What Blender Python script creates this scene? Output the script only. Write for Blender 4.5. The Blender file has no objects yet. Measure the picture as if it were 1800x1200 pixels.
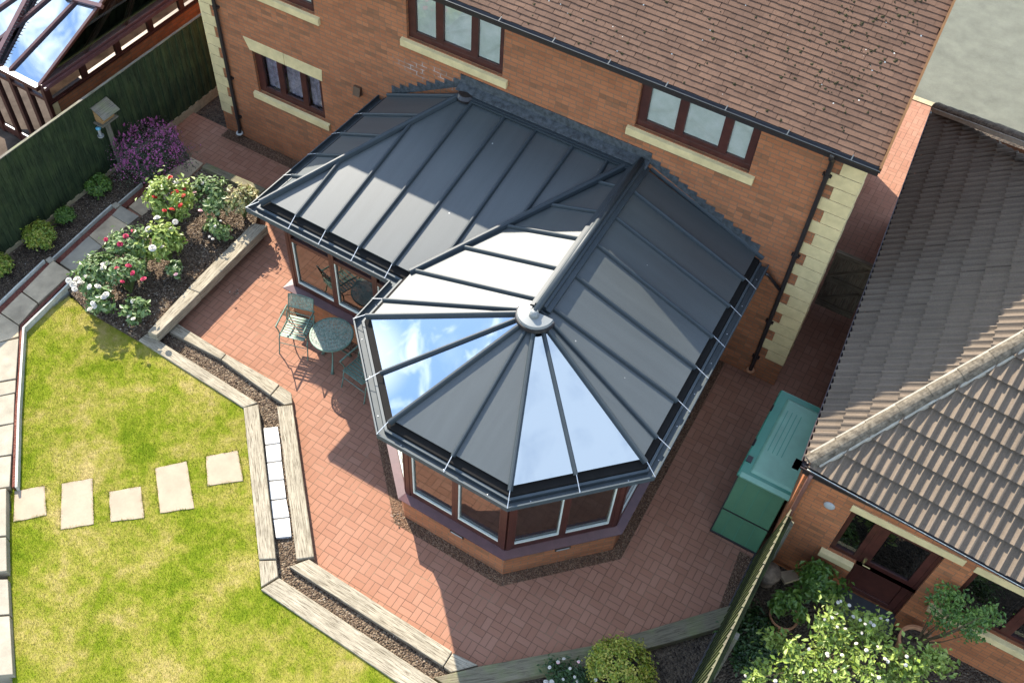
import bpy, math, random
import numpy as np
from mathutils import Vector, Matrix

random.seed(7)
rng = np.random.default_rng(7)
SC = bpy.context.scene
COL = SC.collection
PI = math.pi

# ------------------------------------------------------------------ camera
F_PX = 1787.85
CAM_POS = Vector((0.67788238, -10.98278462, 13.40978267))
R_CAM = Matrix(((0.86012675, 0.50763507, 0.04988589),
                (0.42612481, -0.66135742, -0.61727143),
                (-0.28035622, 0.55218928, -0.78516711)))     # rows: right, down, forward
cam_d = bpy.data.cameras.new('camera')
cam = bpy.data.objects.new('camera', cam_d)
COL.objects.link(cam)
rx, dn, fw = R_CAM[0], R_CAM[1], R_CAM[2]
cam.matrix_world = Matrix(((rx[0], -dn[0], -fw[0], CAM_POS[0]),
                           (rx[1], -dn[1], -fw[1], CAM_POS[1]),
                           (rx[2], -dn[2], -fw[2], CAM_POS[2]), (0, 0, 0, 1)))
cam_d.sensor_width = 36.0
cam_d.sensor_fit = 'HORIZONTAL'
cam_d.lens = F_PX / 1800 * 36
cam_d.clip_start = 0.1
cam_d.clip_end = 2000
SC.camera = cam

# ------------------------------------------------------------------ sun and sky
SUN_EL = math.radians(38.5)
SUN_TO = Vector((-0.826 * math.cos(SUN_EL), 0.564 * math.cos(SUN_EL), math.sin(SUN_EL))).normalized()
world = bpy.data.worlds.new('World')
SC.world = world
world.use_nodes = True
wn, wl = world.node_tree.nodes, world.node_tree.links
wn.clear()
w_out = wn.new('ShaderNodeOutputWorld')
w_bg = wn.new('ShaderNodeBackground')
w_sky = wn.new('ShaderNodeTexSky')
w_sky.sky_type = 'NISHITA'
w_sky.sun_disc = False
w_sky.sun_elevation = SUN_EL
w_sky.sun_rotation = math.atan2(SUN_TO.x, SUN_TO.y)
w_sky.ozone_density = 1.4
w_sky.air_density = 1.0
w_sky.dust_density = 0.15
# broken fair weather cloud in the sky
w_tc = wn.new('ShaderNodeTexCoord')
w_map = wn.new('ShaderNodeMapping')
w_map.inputs['Scale'].default_value = (1.0, 1.0, 1.6)
w_map.inputs['Location'].default_value = (0.35, 0.1, 0.0)
w_noise = wn.new('ShaderNodeTexNoise')
w_noise.inputs['Scale'].default_value = 2.6
w_noise.inputs['Detail'].default_value = 9
w_noise.inputs['Roughness'].default_value = 0.58
w_noise.inputs['Distortion'].default_value = 0.35
w_ramp = wn.new('ShaderNodeValToRGB')
w_ramp.color_ramp.elements[0].position = 0.50
w_ramp.color_ramp.elements[1].position = 0.70
w_mix = wn.new('ShaderNodeMixRGB')
w_mix.inputs[2].default_value = (5.6, 5.9, 6.3, 1)
wl.new(w_tc.outputs['Generated'], w_map.inputs['Vector'])
wl.new(w_map.outputs['Vector'], w_noise.inputs['Vector'])
wl.new(w_noise.outputs['Fac'], w_ramp.inputs['Fac'])
w_n2 = wn.new('ShaderNodeTexNoise')          # fine wisps
w_n2.inputs['Scale'].default_value = 17.0; w_n2.inputs['Detail'].default_value = 8; w_n2.inputs['Roughness'].default_value = 0.6; w_n2.inputs['Distortion'].default_value = 0.9
w_m2 = wn.new('ShaderNodeMapping'); w_m2.inputs['Scale'].default_value = (1.0, 1.0, 2.2); w_m2.inputs['Rotation'].default_value = (0.3, 0.5, 0.2)
wl.new(w_tc.outputs['Generated'], w_m2.inputs['Vector']); wl.new(w_m2.outputs['Vector'], w_n2.inputs['Vector'])
w_fac = w_ramp.outputs['Color']
# banks of cloud: direction, outer and inner cosine, density, wisp contrast
for dvec, c0, c1, amt, k, o in (((0.33, 0.0, 0.945), 0.90, 0.985, 0.46, 1.6, 0.15), ((-0.745, 0.105, 0.66), 0.96, 0.99, 1.0, 7.0, -3.55), ((-0.785, 0.075, 0.615), 0.9985, 1.0, 0.9, 1.0, 0.6), ((-0.72, -0.16, 0.68), 0.975, 0.995, 1.0, 5.0, -1.9)):
    dp = wn.new('ShaderNodeVectorMath'); dp.operation = 'DOT_PRODUCT'
    dp.inputs[1].default_value = Vector(dvec).normalized()
    nv = wn.new('ShaderNodeVectorMath'); nv.operation = 'NORMALIZE'; wl.new(w_tc.outputs['Generated'], nv.inputs[0])
    wl.new(nv.outputs[0], dp.inputs[0])
    mr = wn.new('ShaderNodeMapRange'); mr.interpolation_type = 'SMOOTHSTEP'
    mr.inputs['From Min'].default_value = c0; mr.inputs['From Max'].default_value = c1; mr.inputs['To Max'].default_value = amt
    wl.new(dp.outputs['Value'], mr.inputs['Value'])
    mu = wn.new('ShaderNodeMath'); mu.operation = 'MULTIPLY_ADD'; mu.use_clamp = True
    wl.new(w_n2.outputs['Fac'], mu.inputs[0]); mu.inputs[1].default_value = k; mu.inputs[2].default_value = o
    mm = wn.new('ShaderNodeMath'); mm.operation = 'MULTIPLY'
    wl.new(mr.outputs[0], mm.inputs[0]); wl.new(mu.outputs[0], mm.inputs[1])
    ad = wn.new('ShaderNodeMath'); ad.operation = 'MAXIMUM'
    wl.new(w_fac, ad.inputs[0]); wl.new(mm.outputs[0], ad.inputs[1]); w_fac = ad.outputs[0]
wl.new(w_fac, w_mix.inputs['Fac'])
wl.new(w_sky.outputs['Color'], w_mix.inputs[1])
wl.new(w_mix.outputs['Color'], w_bg.inputs['Color'])
w_bg.inputs['Strength'].default_value = 0.15
wl.new(w_bg.outputs['Background'], w_out.inputs['Surface'])

sun_d = bpy.data.lights.new('sun', 'SUN')
sun_d.energy = 3.7
sun_d.angle = math.radians(0.5)
sun_d.color = (1.0, 0.92, 0.79)
sun = bpy.data.objects.new('sun', sun_d)
COL.objects.link(sun)
sun.location = (-20, 14, 22)
sun.rotation_euler = (-SUN_TO).to_track_quat('-Z', 'Y').to_euler()

SC.view_settings.view_transform = 'Standard'
SC.view_settings.look = 'None'
SC.view_settings.exposure = 1.90
SC.view_settings.gamma = 1.0
SC.view_settings.use_curve_mapping = False
SC.render.engine = 'CYCLES'
SC.cycles.caustics_reflective = False
SC.cycles.caustics_refractive = False
SC.cycles.sample_clamp_indirect = 6.0

# ------------------------------------------------------------------ measured points -> world
def ray(u, v):
    a, b = (u - 900) / F_PX, (v - 600) / F_PX
    return rx * a + dn * b + fw
def gp(u, v, z=0.0):
    d = ray(u, v); return CAM_POS + d * ((z - CAM_POS.z) / d.z)
def wp(u, v, y=0.0):
    d = ray(u, v); return CAM_POS + d * ((y - CAM_POS.y) / d.y)
def xp(u, v, x=0.0):
    d = ray(u, v); return CAM_POS + d * ((x - CAM_POS.x) / d.x)
class Plane:
    def __init__(s, a, b, c):
        s.o = Vector(a); s.n = (Vector(b) - s.o).cross(Vector(c) - s.o).normalized()
        if s.n.z < 0: s.n = -s.n
    def px(s, u, v, off=0.0):
        d = ray(u, v); o = s.o + s.n * off
        return CAM_POS + d * ((o - CAM_POS).dot(s.n) / d.dot(s.n))

# ------------------------------------------------------------------ materials
MATS = {}
class NT:
    def __init__(s, name):
        s.m = bpy.data.materials.new(name); s.m.use_nodes = True
        s.t = s.m.node_tree; s.n = s.t.nodes; s.l = s.t.links
        s.b = s.n['Principled BSDF']; s.out = s.n['Material Output']
        MATS[name] = s.m
    def new(s, typ, **kw):
        n = s.n.new(typ)
        for k, v in kw.items():
            if k in n.inputs: n.inputs[k].default_value = v
            else: setattr(n, k, v)
        return n
    def link(s, a, b): s.l.new(a, b)
    def val(s, x):
        return x
    def math(s, op, a, b=None, clamp=False):
        n = s.n.new('ShaderNodeMath'); n.operation = op; n.use_clamp = clamp
        for i, x in enumerate((a, b)):
            if x is None: continue
            if isinstance(x, (int, float)): n.inputs[i].default_value = x
            else: s.l.new(x, n.inputs[i])
        return n.outputs[0]
    def mix(s, f, a, b, typ='MIX'):
        n = s.n.new('ShaderNodeMixRGB'); n.blend_type = typ
        for i, x in enumerate((f, a, b)):
            if isinstance(x, (int, float)): n.inputs[i].default_value = x
            elif isinstance(x, tuple): n.inputs[i].default_value = (*x, 1)
            else: s.l.new(x, n.inputs[i])
        return n.outputs[0]
    def noise(s, scale, detail=4, rough=0.6, vec=None, dist=0.0):
        n = s.new('ShaderNodeTexNoise', Scale=scale, Detail=detail, Roughness=rough, Distortion=dist)
        if vec is not None: s.l.new(vec, n.inputs['Vector'])
        return n.outputs['Fac']
    def ramp(s, f, stops):
        n = s.n.new('ShaderNodeValToRGB'); r = n.color_ramp
        while len(r.elements) < len(stops): r.elements.new(0.5)
        for e, (p, c) in zip(r.elements, stops):
            e.position = p; e.color = (*c, 1) if isinstance(c, tuple) else (c, c, c, 1)
        s.l.new(f, n.inputs['Fac']); return n.outputs['Color']
    def coord(s, kind='Object'):
        if not hasattr(s, 'tc'): s.tc = s.n.new('ShaderNodeTexCoord')
        return s.tc.outputs[kind]
    def pos(s):
        return s.n.new('ShaderNodeNewGeometry').outputs['Position']
    def mapping(s, vec, scale=(1, 1, 1), loc=(0, 0, 0), rot=(0, 0, 0)):
        n = s.new('ShaderNodeMapping'); n.inputs['Scale'].default_value = scale
        n.inputs['Location'].default_value = loc; n.inputs['Rotation'].default_value = rot
        s.l.new(vec, n.inputs['Vector']); return n.outputs['Vector']
    def bump(s, h, strength=0.5, dist=0.01):
        n = s.new('ShaderNodeBump', Strength=strength, Distance=dist)
        s.l.new(h, n.inputs['Height']); s.l.new(n.outputs['Normal'], s.b.inputs['Normal'])
    def color(s, c):
        if isinstance(c, tuple): s.b.inputs['Base Color'].default_value = (*c, 1)
        else: s.l.new(c, s.b.inputs['Base Color'])
    def set(s, rough=0.6, spec=0.5, metal=0.0):
        s.b.inputs['Roughness'].default_value = rough
        s.b.inputs['Specular IOR Level'].default_value = spec
        s.b.inputs['Metallic'].default_value = metal

def simple(name, c, rough=0.6, spec=0.4, metal=0.0, var=0.12, scale=6.0, bump=0.0):
    t = NT(name)
    f = t.noise(scale, 5, 0.65, t.pos())
    lo = tuple(x * (1 - var) for x in c); hi = tuple(min(1, x * (1 + var)) for x in c)
    t.color(t.ramp(f, [(0.3, lo), (0.7, hi)])); t.set(rough, spec, metal)
    if bump: t.bump(t.noise(scale * 6, 5, 0.6, t.pos()), bump, 0.01)
    return t.m

def brick_mat(name, c1, c2, mortar, w=0.225, h=0.075, ms=0.006, stain=None):
    t = NT(name)
    uv = t.coord('UV')
    wob = t.new('ShaderNodeTexNoise', Scale=3.0, Detail=2)
    t.link(t.coord('UV'), wob.inputs['Vector'])
    vec = t.n.new('ShaderNodeVectorMath'); vec.operation = 'MULTIPLY_ADD'
    t.link(wob.outputs['Color'], vec.inputs[0]); vec.inputs[1].default_value = (0.006, 0.006, 0); t.link(uv, vec.inputs[2])
    b = t.new('ShaderNodeTexBrick', Scale=1.0)
    b.inputs['Mortar Size'].default_value = ms; b.inputs['Mortar Smooth'].default_value = 0.2
    b.inputs['Brick Width'].default_value = w; b.inputs['Row Height'].default_value = h
    b.inputs['Bias'].default_value = -0.35
    b.inputs['Color1'].default_value = (*c1, 1); b.inputs['Color2'].default_value = (*c2, 1); b.inputs['Mortar'].default_value = (*mortar, 1)
    t.link(vec.outputs[0], b.inputs['Vector'])
    n1 = t.noise(60, 4, 0.7, uv); n2 = t.noise(1.1, 4, 0.6, uv)
    sep = t.new('ShaderNodeSeparateXYZ'); t.link(vec.outputs[0], sep.inputs[0])
    row = t.math('FLOOR', t.math('DIVIDE', sep.outputs[1], h))
    bx = t.math('FLOOR', t.math('ADD', t.math('DIVIDE', sep.outputs[0], w), t.math('MULTIPLY', t.math('FLOORED_MODULO', row, 2), 0.5)))
    cm = t.new('ShaderNodeCombineXYZ'); t.link(bx, cm.inputs[0]); t.link(row, cm.inputs[1])
    wz = t.new('ShaderNodeTexWhiteNoise'); t.link(cm.outputs[0], wz.inputs['Vector'])
    n3 = t.math('ADD', t.math('MULTIPLY', wz.outputs['Value'], 0.7), t.math('MULTIPLY', n2, 0.6))
    lum = t.ramp(wz.outputs['Color'], [(0.0, 0.8), (1.0, 1.12)])
    c = t.mix(t.ramp(n1, [(0.35, 0.0), (0.75, 0.45)]), b.outputs['Color'], tuple(x * 0.45 for x in c1))
    c = t.mix(t.ramp(n3, [(0.86, 0.0), (0.97, 0.5)]), c, tuple(x * 0.42 for x in (c1[0] * 0.8, c1[1] * 1.2, c1[2] * 1.5)))
    c = t.mix(0.5, c, t.ramp(n2, [(0.3, 0.75), (0.7, 1.0)]), 'MULTIPLY'); c = t.mix(0.8, c, lum, 'MULTIPLY')
    if stain:      # lime bloom left on the mortar above the flashing
        su = t.new('ShaderNodeSeparateXYZ'); t.link(uv, su.inputs[0])
        dx = t.math('DIVIDE', t.math('SUBTRACT', t.math('ABSOLUTE', su.outputs[0]), abs(stain[0])), 0.75); dz = t.math('DIVIDE', t.math('SUBTRACT', su.outputs[1], stain[1]), 0.22)
        dd_ = t.math('SQRT', t.math('ADD', t.math('MULTIPLY', dx, dx), t.math('MULTIPLY', dz, dz)))
        k_ = t.math('MULTIPLY', t.ramp(dd_, [(0.3, 1.0), (1.0, 0.0)]), t.ramp(t.noise(5, 3, .6, uv), [(0.45, 0.0), (0.6, 1.0)]))
        c = t.mix(t.math('MULTIPLY', k_, t.math('ADD', t.math('MULTIPLY', b.outputs['Fac'], 0.5), 0.05)), c, (0.62, 0.58, 0.52))
    t.color(c); t.set(0.85, 0.25)
    hgt = t.math('ADD', t.math('MULTIPLY', b.outputs['Fac'], -1.0), t.math('MULTIPLY', n1, 0.35))
    t.bump(hgt, 0.7, 0.006)
    return t.m

M_BRICK = brick_mat('brick', (0.40, 0.148, 0.062), (0.31, 0.112, 0.048), (0.24, 0.135, 0.075), ms=0.009, stain=(-6.75, 3.35))
M_BRICK2 = brick_mat('brick_garage', (0.42, 0.15, 0.058), (0.29, 0.105, 0.045), (0.20, 0.115, 0.065))

def paving_mat():
    t = NT('block_paving')
    S = 0.2005
    o = gp(825, 1063.3, 0)
    p = t.pos()
    sep = t.new('ShaderNodeSeparateXYZ'); t.link(p, sep.inputs[0])
    wn_ = t.noise(5, 2, 0.5, p)
    wob = t.math('MULTIPLY', t.math('SUBTRACT', wn_, 0.5), 0.05)
    X = t.math('ADD', t.math('DIVIDE', t.math('SUBTRACT', sep.outputs[0], o.x), S), wob)
    Y = t.math('ADD', t.math('DIVIDE', t.math('SUBTRACT', sep.outputs[1], o.y), S), wob)
    cx, cy = t.math('FLOOR', X), t.math('FLOOR', Y)
    fx, fy = t.math('SUBTRACT', X, cx), t.math('SUBTRACT', Y, cy)
    par = t.math('FLOORED_MODULO', t.math('ADD', t.math('ADD', cx, cy), 1), 2)   # 0: bricks run along x
    npar = t.math('SUBTRACT', 1.0, par)
    # a runs along the brick, b across the pair
    a = t.math('ADD', t.math('MULTIPLY', npar, fx), t.math('MULTIPLY', par, fy))
    b = t.math('ADD', t.math('MULTIPLY', npar, fy), t.math('MULTIPLY', par, fx))
    half = t.math('FLOOR', t.math('MULTIPLY', b, 2))
    fb = t.math('SUBTRACT', t.math('MULTIPLY', b, 2), half)
    da = t.math('SUBTRACT', 0.5, t.math('ABSOLUTE', t.math('SUBTRACT', a, 0.5)))
    db = t.math('MULTIPLY', t.math('SUBTRACT', 0.5, t.math('ABSOLUTE', t.math('SUBTRACT', fb, 0.5))), 0.5)
    d = t.math('MINIMUM', da, db)
    joint = t.ramp(d, [(0.010, 1.0), (0.026, 0.0)])
    cmb = t.new('ShaderNodeCombineXYZ'); t.link(cx, cmb.inputs[0]); t.link(cy, cmb.inputs[1]); t.link(half, cmb.inputs[2])
    wnz = t.new('ShaderNodeTexWhiteNoise'); t.link(cmb.outputs[0], wnz.inputs['Vector'])
    base = t.ramp(wnz.outputs['Value'], [(0.0, (0.315, 0.154, 0.097)), (0.5, (0.338, 0.168, 0.107)), (1.0, (0.360, 0.184, 0.119))])
    n1 = t.noise(110, 5, 0.75, p); n2 = t.noise(0.8, 4, 0.6, p)
    c = t.mix(0.75, base, t.ramp(n1, [(0.25, 0.62), (0.75, 1.0)]), 'MULTIPLY')
    c = t.mix(0.6, c, t.ramp(n2, [(0.3, 0.78), (0.7, 1.0)]), 'MULTIPLY')
    jc = t.ramp(t.noise(2.6, 5, 0.7, p), [(0.35, (0.10, 0.055, 0.038)), (0.55, (0.14, 0.085, 0.055)), (0.72, (0.22, 0.17, 0.11))])
    c = t.mix(joint, c, jc)
    c = t.mix(t.ramp(t.noise(9, 6, 0.7, p), [(0.62, 0.0), (0.75, 0.35)]), c, (0.20, 0.10, 0.075))
    t.color(c); t.set(0.9, 0.1)
    t.bump(t.math('ADD', t.math('MULTIPLY', joint, -1.0), t.math('MULTIPLY', n1, 0.25)), 0.6, 0.006)
    return t.m
M_PAVE = paving_mat()

def lawn_mat():
    t = NT('lawn_turf'); p = t.pos()
    n1 = t.noise(1.3, 5, 0.55, p, 0.4); n2 = t.noise(45, 4, 0.7, p); n3 = t.noise(0.5, 2, 0.5, p)
    n5 = t.noise(7, 4, 0.65, p)
    f = t.math('ADD', t.math('ADD', t.math('MULTIPLY', n1, 0.55), t.math('MULTIPLY', n5, 0.32)), t.math('MULTIPLY', n2, 0.13))
    c = t.ramp(f, [(0.34, (0.085, 0.130, 0.007)), (0.44, (0.155, 0.185, 0.015)), (0.53, (0.245, 0.225, 0.042)), (0.64, (0.35, 0.275, 0.105))])
    c = t.mix(0.4, c, t.ramp(n3, [(0.3, 0.75), (0.7, 1.0)]), 'MULTIPLY')
    t.color(c); t.set(1.0, 0.0); t.bump(t.noise(160, 4, 0.8, p), 0.35, 0.008)
    return t.m
M_LAWN = lawn_mat()
def blade_mat():
    t = NT('grass_blade'); p = t.pos()
    g = t.new('ShaderNodeNewGeometry')
    n1 = t.noise(1.3, 5, 0.55, p, 0.4)
    n5 = t.noise(7, 4, 0.65, p)
    f = t.math('ADD', t.math('ADD', t.math('MULTIPLY', n1, 0.55), t.math('MULTIPLY', n5, 0.32)), t.math('MULTIPLY', g.outputs['Random Per Island'], 0.13))
    t.color(t.ramp(f, [(0.34, (0.095, 0.145, 0.007)), (0.44, (0.175, 0.210, 0.016)), (0.53, (0.27, 0.250, 0.045)), (0.64, (0.39, 0.305, 0.115))]))
    t.set(0.9, 0.0)
    t.b.inputs['Transmission Weight'].default_value = 0.0
    return t.m
M_BLADE = blade_mat()

def grain_mat(name, cols, scale=45, bump=1.0):
    t = NT(name); p = t.pos()
    v = t.new('ShaderNodeTexVoronoi', Scale=scale); t.link(p, v.inputs['Vector'])
    sp = t.new('ShaderNodeSeparateColor'); t.link(v.outputs['Color'], sp.inputs[0])
    n = t.noise(2.2, 4, 0.6, p)
    k = len(cols)
    c = t.ramp(sp.outputs[0], [(i / (k - 1), cols[i]) for i in range(k)])
    c = t.mix(0.7, c, t.ramp(n, [(0.3, 0.6), (0.7, 1.0)]), 'MULTIPLY')
    t.color(c); t.set(0.9, 0.2)
    t.bump(t.math('MULTIPLY', v.outputs['Distance'], -1.0), bump, 0.03)
    return t.m
M_SOIL = grain_mat('bark_soil', [(0.04, 0.026, 0.017), (0.10, 0.07, 0.045), (0.17, 0.12, 0.078), (0.07, 0.046, 0.03), (0.28, 0.22, 0.15)], 38)
M_DARKSOIL = grain_mat('dark_soil', [(0.03, 0.022, 0.016), (0.075, 0.055, 0.038), (0.12, 0.09, 0.06), (0.05, 0.038, 0.028)], 30)
M_GRAVEL = grain_mat('pea_gravel', [(0.07, 0.04, 0.025), (0.20, 0.11, 0.06), (0.13, 0.07, 0.045), (0.32, 0.20, 0.12), (0.10, 0.06, 0.04)], 62)
M_TARMAC = grain_mat('tarmac', [(0.115, 0.117, 0.086), (0.14, 0.140, 0.106), (0.128, 0.128, 0.096)], 110, 0.4)

def wood_mat(name, lo, hi, crack, along='x', rough=0.85, green=0.0):
    t = NT(name); p = t.coord('UV')
    m1 = t.mapping(p, (1.6, 32, 1)); m2 = t.mapping(p, (4, 90, 1))
    n1 = t.noise(1.0, 6, 0.65, m1, 0.6); n2 = t.noise(1.0, 4, 0.7, m2); n3 = t.noise(3.0, 5, 0.6, p)
    c = t.ramp(n1, [(0.3, lo), (0.65, hi)])
    c = t.mix(t.ramp(n2, [(0.38, 0.95), (0.50, 0.0)]), c, crack)
    c = t.mix(0.7, c, t.ramp(n3, [(0.3, 0.62), (0.65, 1.0)]), 'MULTIPLY')
    if green: c = t.mix(t.ramp(n3, [(0.45, 0.0), (0.7, green)]), c, (0.10, 0.13, 0.03))
    t.color(c); t.set(rough, 0.2); t.bump(t.math('ADD', n2, n1), 0.6, 0.006)
    return t.m
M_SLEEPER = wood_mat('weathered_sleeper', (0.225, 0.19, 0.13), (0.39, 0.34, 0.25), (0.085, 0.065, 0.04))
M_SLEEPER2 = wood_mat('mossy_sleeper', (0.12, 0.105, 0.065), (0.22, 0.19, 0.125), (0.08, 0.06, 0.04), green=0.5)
M_FENCE = wood_mat('stained_fence', (0.018, 0.034, 0.014), (0.048, 0.064, 0.028), (0.008, 0.012, 0.006), green=0.15)
M_FENCE2 = wood_mat('feather_edge', (0.018, 0.026, 0.009), (0.05, 0.055, 0.020), (0.010, 0.012, 0.006), green=0.3)
M_GATEWOOD = wood_mat('gate_wood', (0.16, 0.12, 0.075), (0.28, 0.22, 0.14), (0.06, 0.05, 0.03))
M_OAKBOX = wood_mat('bird_box_wood', (0.30, 0.17, 0.07), (0.48, 0.29, 0.13), (0.15, 0.08, 0.03))
M_OLDWOOD = wood_mat('old_shingle', (0.13, 0.11, 0.08), (0.25, 0.225, 0.175), (0.08, 0.07, 0.05), green=0.5)

M_MAHOG = simple('mahogany_frame', (0.055, 0.016, 0.011), 0.38, 0.5, var=0.3, scale=9)
M_SILLUPVC = simple('mahogany_sill', (0.085, 0.036, 0.034), 0.4, 0.5, var=0.2, scale=9)
M_ANTH = simple('anthracite_aluminium', (0.026, 0.034, 0.038), 0.5, 0.35, var=0.1)
M_ANTHG = simple('gutter_aluminium', (0.045, 0.056, 0.060), 0.55, 0.35, var=0.12)
M_HUB = simple('hub_cap_plastic', (0.17, 0.175, 0.165), 0.35, 0.5, var=0.05)
M_LEAD = simple('lead', (0.052, 0.058, 0.060), 0.65, 0.3, var=0.6, scale=14, bump=0.3)
M_BLACK = simple('black_plastic', (0.018, 0.014, 0.013), 0.4, 0.5)
M_DARK = simple('dark_void', (0.012, 0.011, 0.010), 0.9, 0.1)  # near-black colour standing in for the shade in gaps and unlit rooms
M_STONE = simple('cast_stone', (0.54, 0.42, 0.21), 0.85, 0.2, var=0.16, scale=5, bump=0.2)
M_SLAB = simple('sandstone_slab', (0.30, 0.235, 0.165), 0.85, 0.2, var=0.12, scale=4, bump=0.15)
M_FLAG = simple('riven_flagstone', (0.38, 0.295, 0.19), 0.8, 0.25, var=0.28, scale=3.2, bump=0.35)
M_FLAG2 = simple('pale_flagstone', (0.27, 0.235, 0.175), 0.8, 0.25, var=0.2, scale=4.2, bump=0.35)
M_WHITE = simple('white_tile', (0.55, 0.54, 0.51), 0.6, 0.3, var=0.05, scale=6)
M_PALEBOARD = simple('pale_edging', (0.42, 0.41, 0.35), 0.75, 0.2, var=0.2, scale=12)
M_CONC = simple('concrete_board', (0.30, 0.25, 0.15), 0.9, 0.2, var=0.25, scale=9, bump=0.3)
M_WIRE = simple('steel_strap', (0.45, 0.46, 0.46), 0.5, 0.5, 0.3, var=0.05)
M_PALESTRIP = simple('pale_strip', (0.55, 0.56, 0.48), 0.45, 0.4, var=0.08)
M_BLIND = simple('window_blind', (0.87, 0.93, 0.84), 0.8, 0.2, var=0.16, scale=4)
M_CURTAIN = simple('net_curtain', (0.34, 0.30, 0.40), 0.9, 0.2, var=0.5, scale=9)
M_INFLOOR = simple('room_floor', (0.32, 0.20, 0.12), 0.6, 0.3, var=0.2)
M_INWALL = simple('room_wall', (0.40, 0.31, 0.20), 0.9, 0.2)
M_TERRA = simple('terracotta', (0.42, 0.20, 0.10), 0.8, 0.25, var=0.22, scale=10)
M_STEM = simple('woody_stem', (0.10, 0.075, 0.04), 0.85, 0.2, var=0.3, scale=20)
M_GSTEM = simple('green_stem', (0.09, 0.12, 0.035), 0.7, 0.3, var=0.3, scale=20)
M_VERDI = simple('verdigris_metal', (0.105, 0.165, 0.125), 0.5, 0.4, 0.2, var=0.35, scale=25)
M_BLUE = simple('blue_feeder', (0.10, 0.32, 0.42), 0.35, 0.5)
M_BRASS = simple('brass', (0.5, 0.38, 0.16), 0.35, 0.5, 0.8)
M_GREY = simple('grey_plastic', (0.30, 0.30, 0.28), 0.4, 0.4)
M_SOLDIER = grain_mat('brick_edging', [(0.15, 0.045, 0.03), (0.22, 0.075, 0.05), (0.11, 0.035, 0.028), (0.26, 0.11, 0.07)], 70, 0.7)
M_MORTAR = simple('mortar', (0.33, 0.30, 0.24), 0.95, 0.1, var=0.2, scale=14, bump=0.4)
M_RED = simple('rose_red', (0.42, 0.012, 0.010), 0.6, 0.3, var=0.3, scale=40)
M_CRIMSON = simple('rose_crimson', (0.36, 0.012, 0.055), 0.6, 0.3, var=0.3, scale=40)
M_CREAM = simple('rose_white', (0.52, 0.48, 0.41), 0.6, 0.3, var=0.08, scale=40)
M_PINK = simple('rose_pink', (0.72, 0.42, 0.42), 0.6, 0.3, var=0.2, scale=40)
M_PURPLE = simple('purple_petal', (0.38, 0.095, 0.235), 0.6, 0.3, var=0.5, scale=30)
M_SHADE = simple('inner_pale', (0.45, 0.45, 0.40), 0.8, 0.2)

def panel_mat():
    t = NT('grey_roof_panel'); p = t.pos()
    n = t.noise(420, 2, 0.6, p); n2 = t.noise(1.3, 3, 0.5, p)
    c = t.ramp(n, [(0.3, (0.040, 0.047, 0.047)), (0.7, (0.072, 0.080, 0.078))])
    c = t.mix(0.35, c, t.ramp(n2, [(0.3, 0.8), (0.7, 1.0)]), 'MULTIPLY')
    mp = t.mapping(t.coord('UV'), (7, 0.5, 1)); n4 = t.noise(1.0, 5, 0.65, mp)
    c = t.mix(0.45, c, t.ramp(n4, [(0.35, 0.72), (0.65, 1.0)]), 'MULTIPLY')
    vr = t.new('ShaderNodeTexVoronoi', Scale=1.9); t.link(p, vr.inputs['Vector'])
    c = t.mix(t.ramp(vr.outputs['Distance'], [(0.018, 0.75), (0.026, 0.0)]), c, (0.45, 0.44, 0.40))
    t.color(c); t.set(0.43, 0.5)
    t.bump(n, 0.15, 0.002)
    return t.m
M_PANEL = panel_mat()

def glass_mat(name, refl_tint, trans, ior=1.6, extra=0.0, rough=0.0):
    t = NT(name)
    t.n.remove(t.b)
    tr = t.new('ShaderNodeBsdfTransparent'); tr.inputs[0].default_value = (*trans, 1)
    gl = t.new('ShaderNodeBsdfGlossy', Roughness=rough); gl.inputs[0].default_value = (*refl_tint, 1)
    fr = t.new('ShaderNodeFresnel', IOR=ior)
    f = t.math('ADD', fr.outputs[0], extra, clamp=True)
    mx = t.n.new('ShaderNodeMixShader')
    t.link(f, mx.inputs[0]); t.link(tr.outputs[0], mx.inputs[1]); t.link(gl.outputs[0], mx.inputs[2])
    t.link(mx.outputs[0], t.out.inputs['Surface'])
    return t.m
M_GLASSROOF = glass_mat('solar_roof_glass', (0.80, 0.92, 1.0), (0.12, 0.15, 0.18), 1.6, 0.36, 0.02)
M_GLASS = glass_mat('window_glass', (0.95, 0.96, 0.96), (0.80, 0.82, 0.80), 1.75, 0.10)
M_GLASSDIM = glass_mat('dim_window_glass', (0.8, 0.8, 0.8), (0.30, 0.28, 0.26), 1.45, 0.0)
M_GLASSH = glass_mat('house_window_glass', (0.95, 1.0, 0.97), (0.96, 0.99, 0.96), 1.6, 0.10)

def leaf_mat(name, cols, rough=0.45):
    t = NT(name)
    g = t.new('ShaderNodeNewGeometry')
    k = len(cols)
    c = t.ramp(g.outputs['Random Per Island'], [(i / max(1, k - 1), cols[i]) for i in range(k)])
    t.color(c); t.set(rough, 0.5)
    tl = t.new('ShaderNodeBsdfTranslucent'); t.link(c, tl.inputs[0])
    mx = t.n.new('ShaderNodeMixShader'); mx.inputs[0].default_value = 0.25
    t.link(t.b.outputs[0], mx.inputs[1]); t.link(tl.outputs[0], mx.inputs[2]); t.link(mx.outputs[0], t.out.inputs['Surface'])
    return t.m
L_ROSE = leaf_mat('rose_leaf', [(0.05, 0.10, 0.02), (0.10, 0.17, 0.04), (0.15, 0.22, 0.07), (0.22, 0.28, 0.12)])
L_ROSEPALE = leaf_mat('pale_rose_leaf', [(0.16, 0.20, 0.05), (0.26, 0.27, 0.10), (0.36, 0.30, 0.14), (0.20, 0.17, 0.07)])
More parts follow.
